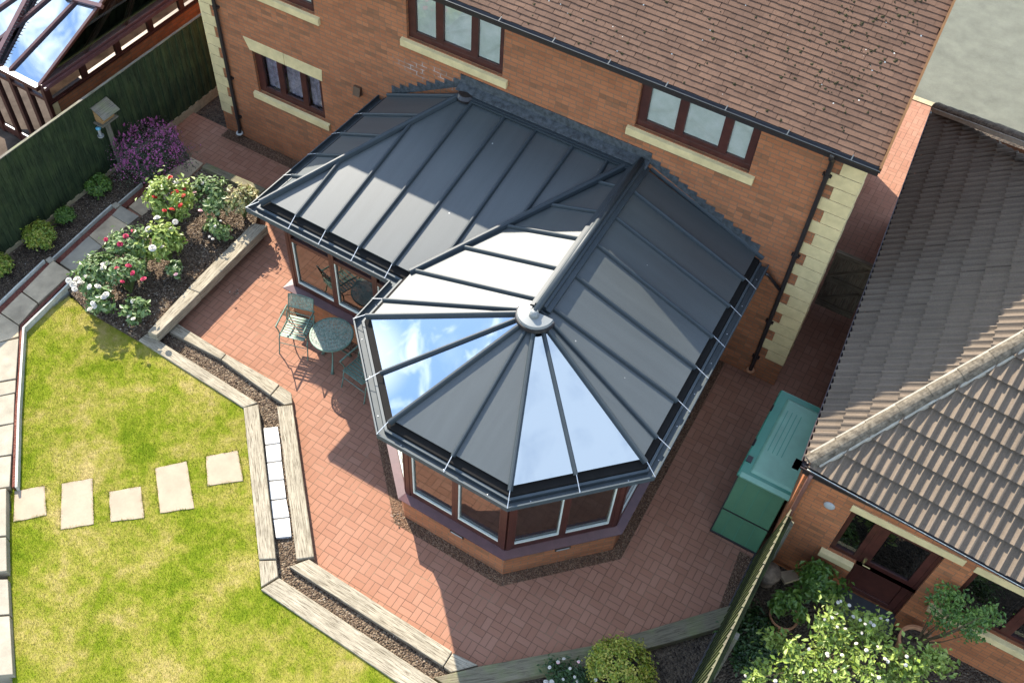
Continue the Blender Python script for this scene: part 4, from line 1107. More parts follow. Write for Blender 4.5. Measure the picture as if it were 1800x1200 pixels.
def steps(xa, za, xb, zb_, k):
    m = MB()
    for i in range(k):
        t0, t1 = i / k, (i + 1) / k; p0x, p0z = xa + (xb - xa) * t0, za + (zb_ - za) * t0; p1x, p1z = xa + (xb - xa) * t1, za + (zb_ - za) * t1
        y = -0.006 - 0.004 * (i % 2); hz = max(p0z, p1z) + 0.075
        lowx, lowz, hix = (p0x, p0z, p1x) if p0z < p1z else (p1x, p1z, p0x)
        sx = 0.03 if hix > lowx else -0.03
        m.poly([(p0x, y, p0z - 0.03), (p1x, y, p1z - 0.03), (p1x + (sx if hix == p1x else 0), y, hz if hix == p1x else p1z + 0.03), (lowx if hix == p1x else p0x + 0, y, hz)] if hix == p1x else
               [(p0x, y, p0z - 0.03), (p1x, y, p1z - 0.03), (p1x, y, hz), (p0x, y, hz)])
    return m
stp = steps(E_A0.x + 0.05, ZE + 0.05, HT.x - 0.12, ZT + 0.06, 8); stp.build('stepped_flashing', M_LEAD, cons)
stp = steps(RW.x + 0.12, ZT + 0.08, E_R0.x + 0.02, ZE + 0.06, 12); stp.build('stepped_flashing', M_LEAD, cons)
# pipe branch from the right gutter to the house downpipe
m = MB(); m.tube([(G_R0.x + 0.0, -0.12, ZG - 0.08), (G_R0.x + 0.05, -0.09, ZG - 0.12), (-0.47, -0.07, ZG - 0.33)], 0.026, 8); m.build('drain_pipe', M_BLACK, cons, smooth=True)

# ================================================================== GARAGE NEXT DOOR
gar = thing('garage', 'single storey brick outbuilding with ribbed brown hipped tile roof at the right', 'garage', (3, -1, 0))
GZ = 2.5
ga, gb, gc = gp(1408, 812, GZ), gp(1637, 190, GZ), gp(1800, 1035, GZ)
corner = Vector((0.87, -3.06, GZ))
le = (Vector((gb.x, gb.y, GZ)) - corner); fe = (Vector((gc.x, gc.y, GZ)) - corner).normalized()
Ln = le.length; le.normalize()
farc = corner + le * (Ln - 0.02)
FLn = 7.4
ol = Vector((-le.y, le.x, 0)); of = Vector((fe.y, -fe.x, 0))
corner = corner - of * 0.10 - ol * 0.10; farc = farc - ol * 0.10
rc = corner + fe * FLn
H1 = gp(1800, 600, 4.05)
hd = (H1 - corner) / (4.05 - GZ)
H2 = gp(1800, 250, 4.0); hd2 = (H2 - farc) / (4.0 - GZ)
# apex where both hips meet the same height line
tz = 2.55
A1 = corner + hd * tz; A2 = farc + hd2 * tz
def ribbed(o0, e, length, up_pts, name, gauge=0.335, pitch_=0.126, hsign=1):
    """rows of rolled tiles climbing from an eave, cut by the two hips: up_pts=(hip start dir line, hip end dir line)"""
    n = up_pts['n']; upv = up_pts['up']; lim = up_pts['lim']
    per = 8; ns = int(length / pitch_) * per
    ss = np.linspace(0, length, ns + 1)
    prof = []
    for s in ss:
        ph = (s / pitch_) % 1.0
        prof.append(0.046 * math.exp(-((ph - 0.5) / 0.20) ** 2))
    V, Fc = [], []
    K = int(max(lim(s) for s in ss) / gauge) + 1
    for kk in range(K):
        # tiles break joint: each course is jogged a touch
        for i in range(ns):
            s0, s1 = ss[i], ss[i + 1]; t0 = kk * gauge - 0.03 * (1 if kk else 1.6); tm = (kk + 1) * gauge
            l0, l1 = lim(s0), lim(s1)
            if l0 <= t0 and l1 <= t0: continue
            tile = i // (per * 2)
            if i % (per * 2) == 0: jz = rng.normal(0, 0.0022); jt = rng.normal(0, 0.004)
            b = len(V)
            for (s, l, pz) in ((s0, l0, prof[i]), (s1, l1, prof[i + 1])):
                for (t, z) in ((t0 + jt, 0.068), (tm + 0.02, 0.010)):
                    tt = max(min(t, l), -0.05); zz = z + pz + jz
                    V.append(tuple(o0 + e * s + upv * tt + n * zz))
                V.append(tuple(o0 + e * s + upv * max(min(t0 + jt, l), -0.05) + n * (0.012 + pz * 0.9 + jz)))
            Fc.append((b, b + 3, b + 4, b + 1) if hsign > 0 else (b, b + 1, b + 4, b + 3))
            Fc.append((b + 2, b + 5, b + 3, b) if hsign > 0 else (b + 2, b, b + 3, b + 5))
    return V, Fc
def slope_of(o0, e, apexA, apexB, length, hs, name):
    n = e.cross(apexA - o0).normalized()
    if n.z < 0: n = -n
    up = n.cross(e); up = up if up.z > 0 else -up
    ax, at_ = (apexA - o0).dot(e), (apexA - o0).dot(up)
    bx, bt = (apexB - o0).dot(e), (apexB - o0).dot(up)
    def lim(s):
        if s < ax: return max(0.0, at_ * s / ax)
        if s > bx: return max(0.0, bt * (length - s) / max(1e-6, (length - bx)))
        return at_ + (bt - at_) * (s - ax) / max(1e-6, bx - ax)
    # split every tile into its own island for colour variation
    V, Fc = ribbed(o0, e, length, dict(n=n, up=up, lim=lim), name, hsign=hs)
    o = bulk(name, V, Fc, M_PANTILE, gar)
    return n, up, lim
nl = slope_of(corner - le * 0.0, le, A1, A2, (farc - corner).length, -1, 'roof_slope')
F2 = rc - (rc - corner) * 0.5 + Vector((0, 0, 0))
B1 = rc + Vector((-(A1 - corner).x, (A1 - corner).y, (A1 - corner).z))
nf = slope_of(corner, fe, A1, B1, FLn, 1, 'roof_slope')
m = MB(); d_ = Vector((0, 0, -0.30))
def flat(nul, p): return p - nul[0] * ((p - corner).dot(nul[0]) + 0.012)
m.poly([flat(nl, corner), flat(nl, farc), flat(nl, A2), flat(nl, A1)]); m.poly([flat(nf, corner), flat(nf, A1), flat(nf, B1), flat(nf, rc)])
m.poly([farc + d_, farc + Vector((7, 0, 0)) + d_, A2 + Vector((4, 0, 0)) + d_, A2 + d_]); m.poly([A1 + d_, A2 + d_, A2 + Vector((4, 0, 0)) + d_, B1 + d_])
m.build('roof_deck', M_DARK, gar)
def hip_tiles(a, b, step=0.42, r=0.105):
    d = (b - a); Lh = d.length; d.normalize(); s = d.cross(Vector((0, 0, 1))).normalized(); u = s.cross(d)
    k = int(Lh / step)
    for i in range(k):
        m = MB(); pts = []
        for (t, rr) in ((i * step - 0.02, r), ((i + 1) * step + 0.015, r * 0.9)):
            c = a + d * t + u * (0.015 + random.uniform(-.004, .004))
            for j in range(11):
                an = -0.35 + (PI + 0.7) * j / 10; pts.append(c + s * math.cos(an) * rr + u * math.sin(an) * rr)
            for j in range(11):
                an = -0.35 + (PI + 0.7) * (10 - j) / 10; pts.append(c + s * math.cos(an) * (rr - .018) + u * math.sin(an) * (rr - .018))
        q = 22
        m.add(pts, [[j, (j + 1) % q, q + (j + 1) % q, q + j] for j in range(q)] + [list(range(q))[::-1]])
        if i == 0: m.add([a + d * -0.02 + s * math.cos(-.35 + (PI + .7) * j / 10) * r * .97 + u * (0.015 + math.sin(-.35 + (PI + .7) * j / 10) * r * .97) for j in range(11)], [list(range(11))])
        m.build('hip_tile', M_HIPTILE, gar, smooth=False)
    m = MB(); m.beam(a + d * 0.05 - u * 0.0, b, 0.24, 0.07, u); m.build('hip_mortar', M_MORTAR, gar)
hip_tiles(corner + hd.normalized() * 0.02 + Vector((0, 0, 0.02)), A1)
hip_tiles(farc + Vector((0, 0, 0.02)), A2)
m = MB()
ol = Vector((-le.y, le.x, 0)); of = Vector((fe.y, -fe.x, 0))
half_gutter(m, corner + ol * 0.045 + of * 0.1 + Vector((0, 0, -0.01)), farc + ol * 0.045 + Vector((0, 0, -0.01)), 0.05, 8, ol)
half_gutter(m, corner + of * 0.045 + ol * 0.1 + Vector((0, 0, -0.01)), rc + of * 0.045 + Vector((0, 0, -0.01)), 0.05, 8, of)
for k in range(2): m.box(0.79 + .001 * k, 0.88, -3.08, -2.97, GZ - 0.08, GZ - 0.0)
gg = m.build('gutter', simple('brown_gutter', (0.045, 0.030, 0.028), 0.35, 0.5), gar)
m = MB(); m.beam(corner + of * 0.096 + Vector((0, 0, -0.004)), rc + of * 0.096 + Vector((0, 0, -0.004)), 0.009, 0.006); m.build('gutter_lip', M_PALESTRIP, gg)
# walls
WY = -2.97; wx0 = 0.98
gw = [(1.72, 2.02, 0.90, 1.95), (2.0, 2.99, 0.17, 1.98), (3.42, 4.9, 0.90, 1.95)]
dL, dR = 2.10, 2.93
ops = [(1.70, dR, 0.93, 2.0), (dL, dR, 0.10, 0.93), (3.30, 4.9, 0.93, 2.0)]
xs = sorted({wx0, 8.2, *[o[0] for o in ops], *[o[1] for o in ops]}); zs = sorted({-0.1, 2.45, *[o[2] for o in ops], *[o[3] for o in ops]})
wall = MB()
for i in range(len(xs) - 1):
    for j in range(len(zs) - 1):
        cx, cz = (xs[i] + xs[i + 1]) / 2, (zs[j] + zs[j + 1]) / 2
        if any(o[0] < cx < o[1] and o[2] < cz < o[3] for o in ops): continue
        wall.poly([(xs[i], WY, zs[j]), (xs[i + 1], WY, zs[j]), (xs[i + 1], WY, zs[j + 1]), (xs[i], WY, zs[j + 1])])
for x0, x1, z0, z1 in ops:
    d = 0.14
    wall.poly([(x0, WY, z0), (x0, WY, z1), (x0, WY + d, z1), (x0, WY + d, z0)]); wall.poly([(x1, WY, z1), (x1, WY, z0), (x1, WY + d, z0), (x1, WY + d, z1)])
    wall.poly([(x0, WY, z1), (x1, WY, z1), (x1, WY + d, z1), (x0, WY + d, z1)]); wall.poly([(x0, WY + d, z0), (x1, WY + d, z0), (x1, WY, z0), (x0, WY, z0)])
wall.poly([(farc.x + 0.15, farc.y - 0.1, -0.1), (wx0, WY, -0.1), (wx0, WY, 2.45), (farc.x + 0.15, farc.y - 0.1, 2.45)])
wall.poly([(8.2, WY, -0.1), (8.2, 4.8, -0.1), (8.2, 4.8, 2.45), (8.2, WY, 2.45)]); wall.poly([(8.2, 4.8, -0.1), (farc.x + .15, farc.y - 0.1, -0.1), (farc.x + .15, farc.y - 0.1, 2.45), (8.2, 4.8, 2.45)])
wall.build('wall', M_BRICK2, gar)
m = MB(); m.box(wx0 - 0.05, rc.x, WY - 0.06, WY - 0.04, GZ - 0.16, GZ); m.build('fascia', M_BLACK, gar)
def lint(x0, x1, z0, z1): 
    m = MB(); m.box(x0, x1, WY - 0.014, WY + 0.06, z0, z1); m.build('lintel', M_STONE, gar, bevel=0.005)
lint(1.70 - 0.03, dR + 0.22, 2.003, 2.14); lint(3.28, 5.0, 2.003, 2.14)
def sill(x0, x1, z):
    m = MB(); m.hexa([(x0, WY - 0.07, z - 0.15), (x1, WY - 0.07, z - 0.15), (x1, WY + 0.06, z - 0.15), (x0, WY + 0.06, z - 0.15), (x0, WY - 0.07, z - 0.03), (x1, WY - 0.07, z - 0.03), (x1, WY + 0.06, z + 0.002), (x0, WY + 0.06, z + 0.002)]); m.build('sill', M_STONE, gar, bevel=0.006)
sill(1.62, dL - 0.01, 0.93); sill(3.16, 5.0, 0.93)
y = WY + 0.05
def gwin(x0, x1, z0, z1, label, fw=0.07):
    f = MB(); f.box(x0 + .001, x1 - .001, y, y + 0.06, z0 + .001, z0 + fw); f.box(x0 + .001, x1 - .001, y, y + 0.06, z1 - fw, z1 - .001); f.box(x0 + .001, x0 + fw, y, y + 0.06, z0 + fw, z1 - fw); f.box(x1 - fw, x1 - .001, y, y + 0.06, z0 + fw, z1 - fw)
    w = f.build('window', M_MAHOG, gar); w['label'] = label
    m = MB(); m.poly([(x0 + fw, y + .03, z0 + fw), (x1 - fw, y + .03, z0 + fw), (x1 - fw, y + .03, z1 - fw), (x0 + fw, y + .03, z1 - fw)]); m.build('pane', M_GLASS, w)
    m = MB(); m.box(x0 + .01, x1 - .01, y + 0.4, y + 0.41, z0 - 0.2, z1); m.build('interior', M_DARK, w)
    return w
gwin(1.70, dL, 0.93, 2.0, 'narrow window beside the garage door')
w = gwin(3.30, 4.1, 0.93, 2.0, 'left pane of the wide window right of the potted shrub'); gwin(4.1, 4.9, 0.93, 2.0, 'right pane of the wide window')
f = MB(); yd = y
f.box(dL, dL + 0.05, yd, yd + .07, 0.10, 2.0); f.box(dR - .05, dR - .001, yd, yd + .07, 0.10, 2.0); f.box(dL + .05, dR - .05, yd, yd + .07, 1.95, 1.999)
f.box(dL + .05, dL + .15, yd + .01, yd + .06, 0.16, 1.95); f.box(dR - .15, dR - .05, yd + .01, yd + .06, 0.16, 1.95); f.box(dL + .15, dR - .15, yd + .01, yd + .06, 1.86, 1.95)
f.box(dL + .15, dR - .15, yd + .01, yd + .06, 0.16, 0.26); f.box(dL + .15, dR - .15, yd + .01, yd + .06, 0.92, 1.02); f.box(dL + .15, dR - .15, yd + .03, yd + .05, 0.26, 0.92)
door = f.build('door', M_MAHOG, gar, bevel=0.004); door['label'] = 'half glazed dark brown garage door'
m = MB(); m.poly([(dL + .15, yd + .03, 1.02), (dR - .15, yd + .03, 1.02), (dR - .15, yd + .03, 1.86), (dL + .15, yd + .03, 1.86)]); m.build('pane', M_GLASS, door)
m = MB(); m.tube([(dL + .09, yd - .0, 0.97), (dL + .09, yd - .05, 0.97), (dL + .19, yd - .05, 0.97)], 0.009, 6); m.box(dL + .07, dL + .11, yd + 0.0, yd + .008, .88, 1.06); m.build('handle', M_BRASS, door)
m = MB(); m.box(dL - .03, dR + .03, WY - 0.28, WY + 0.05, -0.05, 0.13); m.build('doorstep', simple('dark_step', (0.05, 0.05, 0.05), 0.6, 0.3), gar)
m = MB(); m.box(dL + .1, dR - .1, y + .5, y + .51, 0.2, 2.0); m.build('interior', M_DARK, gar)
m = MB(); q = wp(1458, 888, WY); m.lathe([(0.0, 0.02), (0.05, 0.025), (0.075, 0.01), (0.075, 0.0)], (0, 0, 0), 16); m.v = [Vector((q.x + v.x, WY - v.z, q.z + v.y)) for v in m.v]; m.build('round_vent', M_GREY, gar, smooth=True)
m = MB(); m.tube([(1.05, WY - 0.06, 2.40), (1.05, WY - 0.045, 2.2), (1.05, WY - 0.045, 0.1)], 0.03, 8); m.build('downpipe', simple('brown_pipe', (0.16, 0.075, 0.055), 0.4, 0.4), gar, smooth=True)

# ================================================================== FENCES, GATE
fx = -12.42
fence = thing('timber_fence', 'tall dark green stained board fence on the left boundary', 'fence', (fx, -2, 0))
m = MB(); yy = -7.5; i = 0
FT = 1.80
while yy < 0.8:
    w = 0.10; h = FT + random.uniform(-0.006, 0.006); x = fx + (0.022 if i % 2 else 0.0) + random.uniform(-.0015, .0015)
    m.box(x - 0.018, x, yy + (0.004 if i % 2 else -0.012), yy + w + (-0.004 if i % 2 else 0.012), 0.16, h); yy += w; i += 1
o = m.build('boards', M_FENCE, fence); uv_along(o, (0, 0, 1))
m = MB(); m.box(fx - 0.03, fx + 0.016, -7.5, 0.85, FT + 0.008, FT + 0.022); o = m.build('capping_rail', M_OLDWOOD, fence); uv_along(o, (0, 1, 0))
m = MB(); m.box(fx - 0.05, fx + 0.025, -7.5, 0.85, -0.05, 0.158); m.build('gravel_board', M_CONC, fence)
for z in (0.45, 1.35):
    m = MB(); m.box(fx - 0.10, fx - 0.024, -7.5, 0.85, z, z + 0.08); o = m.build('rail', M_FENCE2, fence); uv_along(o, (0, 1, 0))

f0, f1 = Vector((1.05, -3.1, 0)), Vector((0.99, -8.2, 0))
fence2 = thing('feather_edge_fence', 'low slatted garden fence seen edge on beside the green storage box', 'fence', tuple(f0))
m = MB(); dd = (f1 - f0); Lf = dd.length; dd.normalize(); nn = Vector((dd.y, -dd.x, 0)); nn = nn if nn.x < 0 else -nn
s = 0.0; i = 0; tips = MB()
while s < Lf:
    w = 0.115; h = 1.58 + random.uniform(-0.012, 0.012)
    a, b = f0 + dd * s, f0 + dd * (s + w + 0.012)
    oa, ob = nn * 0.034, nn * 0.012
    lean = Vector((-0.12, 0, 0))
    a, b = a + lean, b + lean
    m.hexa([a + oa * 0.35 + Vector((0, 0, .12)), b + oa * 0.35 + Vector((0, 0, .12)), b + oa * 1.25 + Vector((0, 0, .12)), a + oa * 0.8 + Vector((0, 0, .12))] + [q_ - lean + Vector((0, 0, h)) for q_ in (a + oa * 0.35, b + oa * 0.35, b + oa * 1.25, a + oa * 0.8)])
    tips.hexa([q_ + Vector((0, 0, h + .001)) for q_ in (a - lean + oa * .35, b - lean + oa * .35, b - lean + oa * 1.25, a - lean + oa * .8)] + [q_ + Vector((0, 0, h + .006)) for q_ in (a - lean + oa * .35, b - lean + oa * .35, b - lean + oa * 1.25, a - lean + oa * .8)])
    s += w; i += 1
tips.build('board_tips', M_SLEEPER2, fence2)  # paler slices put sunlit tops and raw end grain into the colour
o = m.build('boards', M_FENCE2, fence2); uv_along(o, (0, 0, 1))
for z in (0.3, 0.9, 1.40):
    m = MB(); lz = Vector((-0.12 * (1 - z / 1.58), 0, 0)); m.beam(lz + f0 - nn * 0.03 + Vector((0, 0, z)), lz + f1 - nn * 0.03 + Vector((0, 0, z)), 0.05, 0.075); o = m.build('rail', M_FENCE2, fence2); uv_along(o, dd)
m = MB(); m.beam(f0 + nn * 0.15 + Vector((0, 0, .06)), f1 + nn * 0.15 + Vector((0, 0, .06)), 0.05, 0.14); m.build('gravel_board', M_BLACK, fence2)
for s in (0.05, 1.9, 3.75):
    m = MB(); c = f0 + dd * s - nn * 0.05; m.box(c.x - .045, c.x + .045, c.y - .045, c.y + .045, 0, 1.36); o = m.build('post', M_OLDWOOD, fence2); uv_along(o, (0, 0, 1))

gy = 2.0
gate = thing('side_gate', 'ledged and braced timber gate closing the shaded side passage', 'gate', (0.25, gy, 0))
gx0, gx1 = -0.05, 0.62
m = MB(); n_ = 7
for i in range(n_):
    a = gx0 + (gx1 - gx0) * i / n_; m.box(a + .002, a + (gx1 - gx0) / n_ - .002, gy + 0.02, gy + 0.045, 0.06, 1.42)
o = m.build('boards', M_GATEWOOD, gate); uv_along(o, (0, 0, 1))
for z in (0.14, 0.74, 1.32):
    m = MB(); m.box(gx0, gx1, gy - 0.025, gy + 0.018, z, z + 0.10); o = m.build('ledge', M_GATEWOOD, gate); uv_along(o, (1, 0, 0))
for z0, z1 in ((0.24, 0.74), (0.84, 1.32)):
    m = MB(); m.beam((gx0 + 0.05, gy - 0.004, z0 + .03), (gx1 - 0.05, gy - 0.004, z1 - .03), 0.035, 0.09, (0, 1, 0)); o = m.build('brace', M_GATEWOOD, gate)
    uv_along(o, (1, 0, 1))

# ================================================================== STORAGE BOX
bx0, bx1, by0, by1, bz = 0.20, 0.90, -2.62, -1.02, 1.10
box = thing('storage_box', 'green plastic garden storage box with pale teal lid beside the garage corner', 'storage box', (0.55, -1.8, 0))
m = MB(); m.hexa([(bx0 - .03, -3.02, 0), (bx1, -3.02, 0), (bx1, by1, 0), (bx0 - .03, by1, 0), (bx0, by0, bz - .03), (bx1 + .02, by0, bz - .03), (bx1, by1, bz), (bx0, by1, bz)])
body = m.build('body', M_GREENPL, box, bevel=0.015)
def bp_(t, z): # point on the sloping front
    q = z / (bz - .03); return Vector((bx0 - .03 + .03 * q + (bx1 - bx0 + .03) * t, -3.02 + (by0 + 3.02) * q - 0.004, z))
m = MB(); m.beam(bp_(0.0, 0.45), bp_(1, 0.45), 0.012, 0.02); m.beam(bp_(0, 0.012), bp_(1, 0.012), 0.03, 0.024); m.beam(bp_(0.003, 0.0), bp_(0.003, bz - 0.05), 0.02, 0.012); m.build('front_dark_lines', M_BLACK, body)  # black lines across the middle, along the foot and down the left edge
for t in (0.22, 0.48, 0.74):
    m = MB(); m.beam(bp_(t, 0.5), bp_(t, bz - .1), 0.006, 0.006); m.beam(bp_(t, 0.04), bp_(t, 0.42), 0.006, 0.006); m.build('rib', M_TEAL, body)
m = MB()
l0, l1, ly0, ly1 = bx0 - 0.03, bx1 + 0.14, by0 - 0.05, by1 + 0.05
m.hexa([(l0, ly0, bz - .02), (l1, ly0, bz - .02), (l1, ly1, bz), (l0, ly1, bz), (l0 + .01, ly0 + .01, bz + .05), (l1 - .01, ly0 + .01, bz + .05), (l1 - .01, ly1 - .01, bz + .09), (l0 + .01, ly1 - .01, bz + .09)])
lid = m.build('lid', M_TEAL, box, bevel=0.02)
for yv in np.linspace(by0 + .2, by1 - .15, 5):
    m = MB(); m.beam((bx0 - .012, yv, 0.08), (bx0 - .004, yv, bz - .08), 0.03, 0.03, (0, 1, 0)); m.build('rib', M_GREENPL, body)
for yv in (by1 - .35, by0 + .55):
    m = MB(); m.tube([(l0 + .02, yv - .06, bz + .07), (l0 + .02, yv + .06, bz + .075)], 0.016, 8); m.build('hinge', M_BLACK, lid)
m = MB(); m.hexa([(l0 + .05, ly0 - .012, bz + .0), (l1 - .05, ly0 - .012, bz + .0), (l1 - .05, ly0 + .06, bz + .0), (l0 + .05, ly0 + .06, bz + .0), (l0 + .05, ly0 - .012, bz + .035), (l1 - .05, ly0 - .012, bz + .035), (l1 - .05, ly0 + .06, bz + .062), (l0 + .05, ly0 + .06, bz + .062)]); m.build('lid_lip', M_TEALLID, lid, bevel=0.01)
m = MB(); m.hexa([(l0 + .14, ly0 + .10, bz + .04), (l1 - .05, ly0 + .10, bz + .04), (l1 - .05, ly1 - .10, bz + .07), (l0 + .14, ly1 - .10, bz + .07), (l0 + .17, ly0 + .14, bz + .085), (l1 - .08, ly0 + .14, bz + .085), (l1 - .08, ly1 - .16, bz + .125), (l0 + .17, ly1 - .16, bz + .125)])
m.build('raised_panel', M_TEALLID, lid, bevel=0.025)
for i in range(4):
    m = MB(); x = l0 + .24 + i * .07; m.beam((x, ly0 + .55, bz + .0995), (x, ly1 - .35, bz + .119), 0.012, 0.008); m.build('groove', M_TEAL, lid)
m = MB(); m.box(l0 + .03, l0 + .11, ly0 + .25, ly0 + .36, bz + .055, bz + .07); m.build('latch', M_BLACK, lid)

# ================================================================== BISTRO SET
def bistro_chair(name, label, loc, rot):
    r = thing(name, label, 'chair', (0, 0, 0), 'bistro chairs round the table')
    W, D, H = 0.21, 0.21, 0.44
    # seat: curved slats
    m = MB()
    for i in range(9):
        yv = -D + 2 * D * i / 8; z = H - 0.012 * math.sin(PI * i / 8) + (0.012 if i == 0 else 0)
        m.beam((-W, yv, z), (W, yv, z), 0.036, 0.006)
    m.tube([(-W, -D, H), (-W, D, H)], 0.009, 6); m.tube([(W, -D, H), (W, D, H)], 0.009, 6)
    m.build('seat', M_VERDI, r)
    m = MB(); hb = 0.88
    b0, b1 = Vector((-W, D + 0.02, 0.62)), Vector((-W - 0.01, D + 0.10, hb))
    m.add([(-W, D + 0.030, 0.66), (W, D + 0.030, 0.66), (W, D + 0.095, hb), (-W, D + 0.095, hb)], [[0, 1, 2, 3]])
    m.build('backrest', M_PIERCED, r)
    m = MB()
    for sx in (-1, 1): m.tube([(sx * W, D, H), (sx * W, D + 0.02, 0.60), (sx * W, D + 0.10, hb)], 0.010, 6)
    m.tube([(-W, D + 0.10, hb), (0, D + 0.11, hb + 0.02), (W, D + 0.10, hb)], 0.010, 6); m.tube([(-W, D + 0.03, 0.655), (W, D + 0.03, 0.655)], 0.009, 6); m.tube([(-W, D + 0.012, 0.53), (W, D + 0.012, 0.53)], 0.007, 6)
    m.build('back_frame', M_VERDI, r)
    for sx in (-1, 1):
        x = sx * (W + 0.022)
        m = MB(); m.tube([(x, D + 0.03, 0.67), (x, 0.0, 0.675), (x, -D - 0.02, 0.665)], 0.014, 8); m.build('armrest', M_VERDI, r)
        m = MB(); pts = []
        for t in np.linspace(0, 1, 14):        # sweeping front leg under the arm
            yv = -D - 0.02 + 0.10 * math.sin(PI * t) * (1 if t < .5 else .6) - 0.03 * t; pts.append((x + sx * 0.015 * t, yv, 0.665 * (1 - t)))
        m.tube(pts, 0.011, 6); m.build('leg', M_VERDI, r)
        m = MB(); pts = []
        for t in np.linspace(0, 1, 12):
            yv = D + 0.01 - 0.10 * math.sin(PI * t) + 0.05 * t; pts.append((x + sx * 0.01 * t, yv, 0.60 * (1 - t)))
        m.tube(pts, 0.011, 6); m.build('leg', M_VERDI, r)
    m = MB()
    for yv in (-D - 0.0,): m.tube([(-W - .02, yv, 0.24), (W + .02, yv, 0.24)], 0.007, 6)
    m.build('stretcher', M_VERDI, r)
    r.location = loc; r.rotation_euler = (0, 0, rot)
    return r
ch = bistro_chair('bistro_chair', 'verdigris metal bistro chair on the sunny paving left of the round table', (-7.03, -3.52, 0), math.radians(16))
dup(ch, (-5.66, -3.62, 0), math.radians(-8), 'verdigris metal bistro chair right of the table, half hidden below the bay roof gutter')
tb = thing('bistro_table', 'round pierced verdigris metal table under the conservatory windows', 'table', (-6.34, -3.47, 0))
m = MB(); c = (-6.34, -3.47)
m.lathe([(0.0, 0.0), (0.33, 0.0)], (c[0], c[1], 0.70), 48); m.build('tabletop', M_PIERCED, tb)
m = MB(); m.lathe([(0.325, 0.005), (0.345, 0.005), (0.35, -0.01), (0.345, -0.025), (0.325, -0.025), (0.325, 0.005)], (c[0], c[1], 0.70), 48); m.lathe([(0.0, -0.02), (0.05, -0.02), (0.05, -0.05), (0.0, -0.05)], (c[0], c[1], 0.70), 16)
for i in range(8):
    a = 2 * PI * i / 8; m.beam((c[0], c[1], 0.69), (c[0] + .33 * math.cos(a), c[1] + .33 * math.sin(a), 0.69), 0.012, 0.012)
m.build('rim', M_VERDI, tb)
q = gp(586, 650, 0); a0 = math.atan2(q.y - c[1], q.x - c[0])
for i in range(3):
    a = a0 + i * 2 * PI / 3; m = MB(); pts = []
    for t in np.linspace(0, 1, 12):
        r_ = 0.24 - 0.17 * math.sin(PI * min(1, t * 1.05)) * (1 - .2 * t) + 0.02 * t; pts.append((c[0] + r_ * math.cos(a), c[1] + r_ * math.sin(a), 0.68 * (1 - t)))
    m.tube(pts, [0.022 - 0.009 * math.sin(PI * t) + (0.008 if t > .95 else 0) for t in np.linspace(0, 1, 12)], 8); m.build('leg', M_VERDI, tb, smooth=True)

# ================================================================== BIRD TABLE
bt = gp(206, 262, 0.08); top_ = gp(188, 226, 1.32); bt = Vector((-12.34, -2.12, 0.08))
bt.y += 0.1
bird = thing('bird_table', 'wooden bird table with pitched shingle roof on a post by the fence', 'bird table', tuple(bt))
m = MB(); m.box(bt.x - .035, bt.x + .035, bt.y - .035, bt.y + .035, 0.05, 1.24); o = m.build('post', M_OLDWOOD, bird); uv_along(o, (0, 0, 1))
bx, by, bz_ = bt.x - 0.05, bt.y - 0.03, 1.25
m = MB(); m.box(bx - .20, bx + .20, by - .18, by + .20, bz_, bz_ + .025); o = m.build('tray', M_OLDWOOD, bird); uv_along(o, (1, 0, 0))
m = MB(); m.add([(bx - .15, by - .13, bz_ + .025), (bx + .15, by - .13, bz_ + .025), (bx + .15, by - .13, bz_ + .22), (bx, by - .13, bz_ + .30), (bx - .15, by - .13, bz_ + .22),
                 (bx - .15, by + .16, bz_ + .025), (bx + .15, by + .16, bz_ + .025), (bx + .15, by + .16, bz_ + .22), (bx, by + .16, bz_ + .30), (bx - .15, by + .16, bz_ + .22)],
                [[0, 1, 2, 3, 4], [9, 8, 7, 6, 5], [0, 5, 6, 1], [1, 6, 7, 2], [4, 9, 5, 0], [2, 7, 8, 3], [3, 8, 9, 4]]); m.build('box', M_OAKBOX, bird)
m = MB()
for sx in (-1, 1):
    for k in range(3):
        t0, t1 = k / 3, (k + 1) / 3 + .05
        p0 = Vector((bx + sx * .25 * t0, 0, bz_ + .325 - .13 * t0 - .006 * k)); p1 = Vector((bx + sx * .25 * t1, 0, bz_ + .325 - .13 * t1 - .006 * k))
        m.beam((p0 + p1) / 2 + Vector((0, by - .155, 0)), (p0 + p1) / 2 + Vector((0, by + .23, 0)), (p1 - p0).length, 0.014, Vector((sx * .13, 0, .20)))
o = m.build('roof', M_OLDWOOD, bird); uv_along(o, (0, 1, 0))
fe_ = thing('bird_feeder', 'small blue topped feeder hanging under the wooden bird table', 'bird feeder', (bx + .03, by - .12, 1.0))
m = MB(); m.lathe([(0.0, 0.03), (0.035, 0.02), (0.05, 0.0), (0.045, -0.02), (0.0, -0.02)], (bx + .03, by - .16, 1.16), 16); m.build('lid', M_BLUE, fe_, smooth=True)
m = MB(); m.lathe([(0.028, 0), (0.028, -0.16), (0.0, -0.16)], (bx + .03, by - .16, 1.14), 12); m.lathe([(0.0, -0.155), (0.055, -0.155), (0.058, -0.145), (0.055, -0.17), (0.0, -0.17)], (bx + .03, by - .16, 1.14), 14); m.tube([(bx + .03, by - .16, 1.19), (bx + .03, by - .13, 1.26)], 0.003, 5); m.build('tube', M_GREY, fe_)

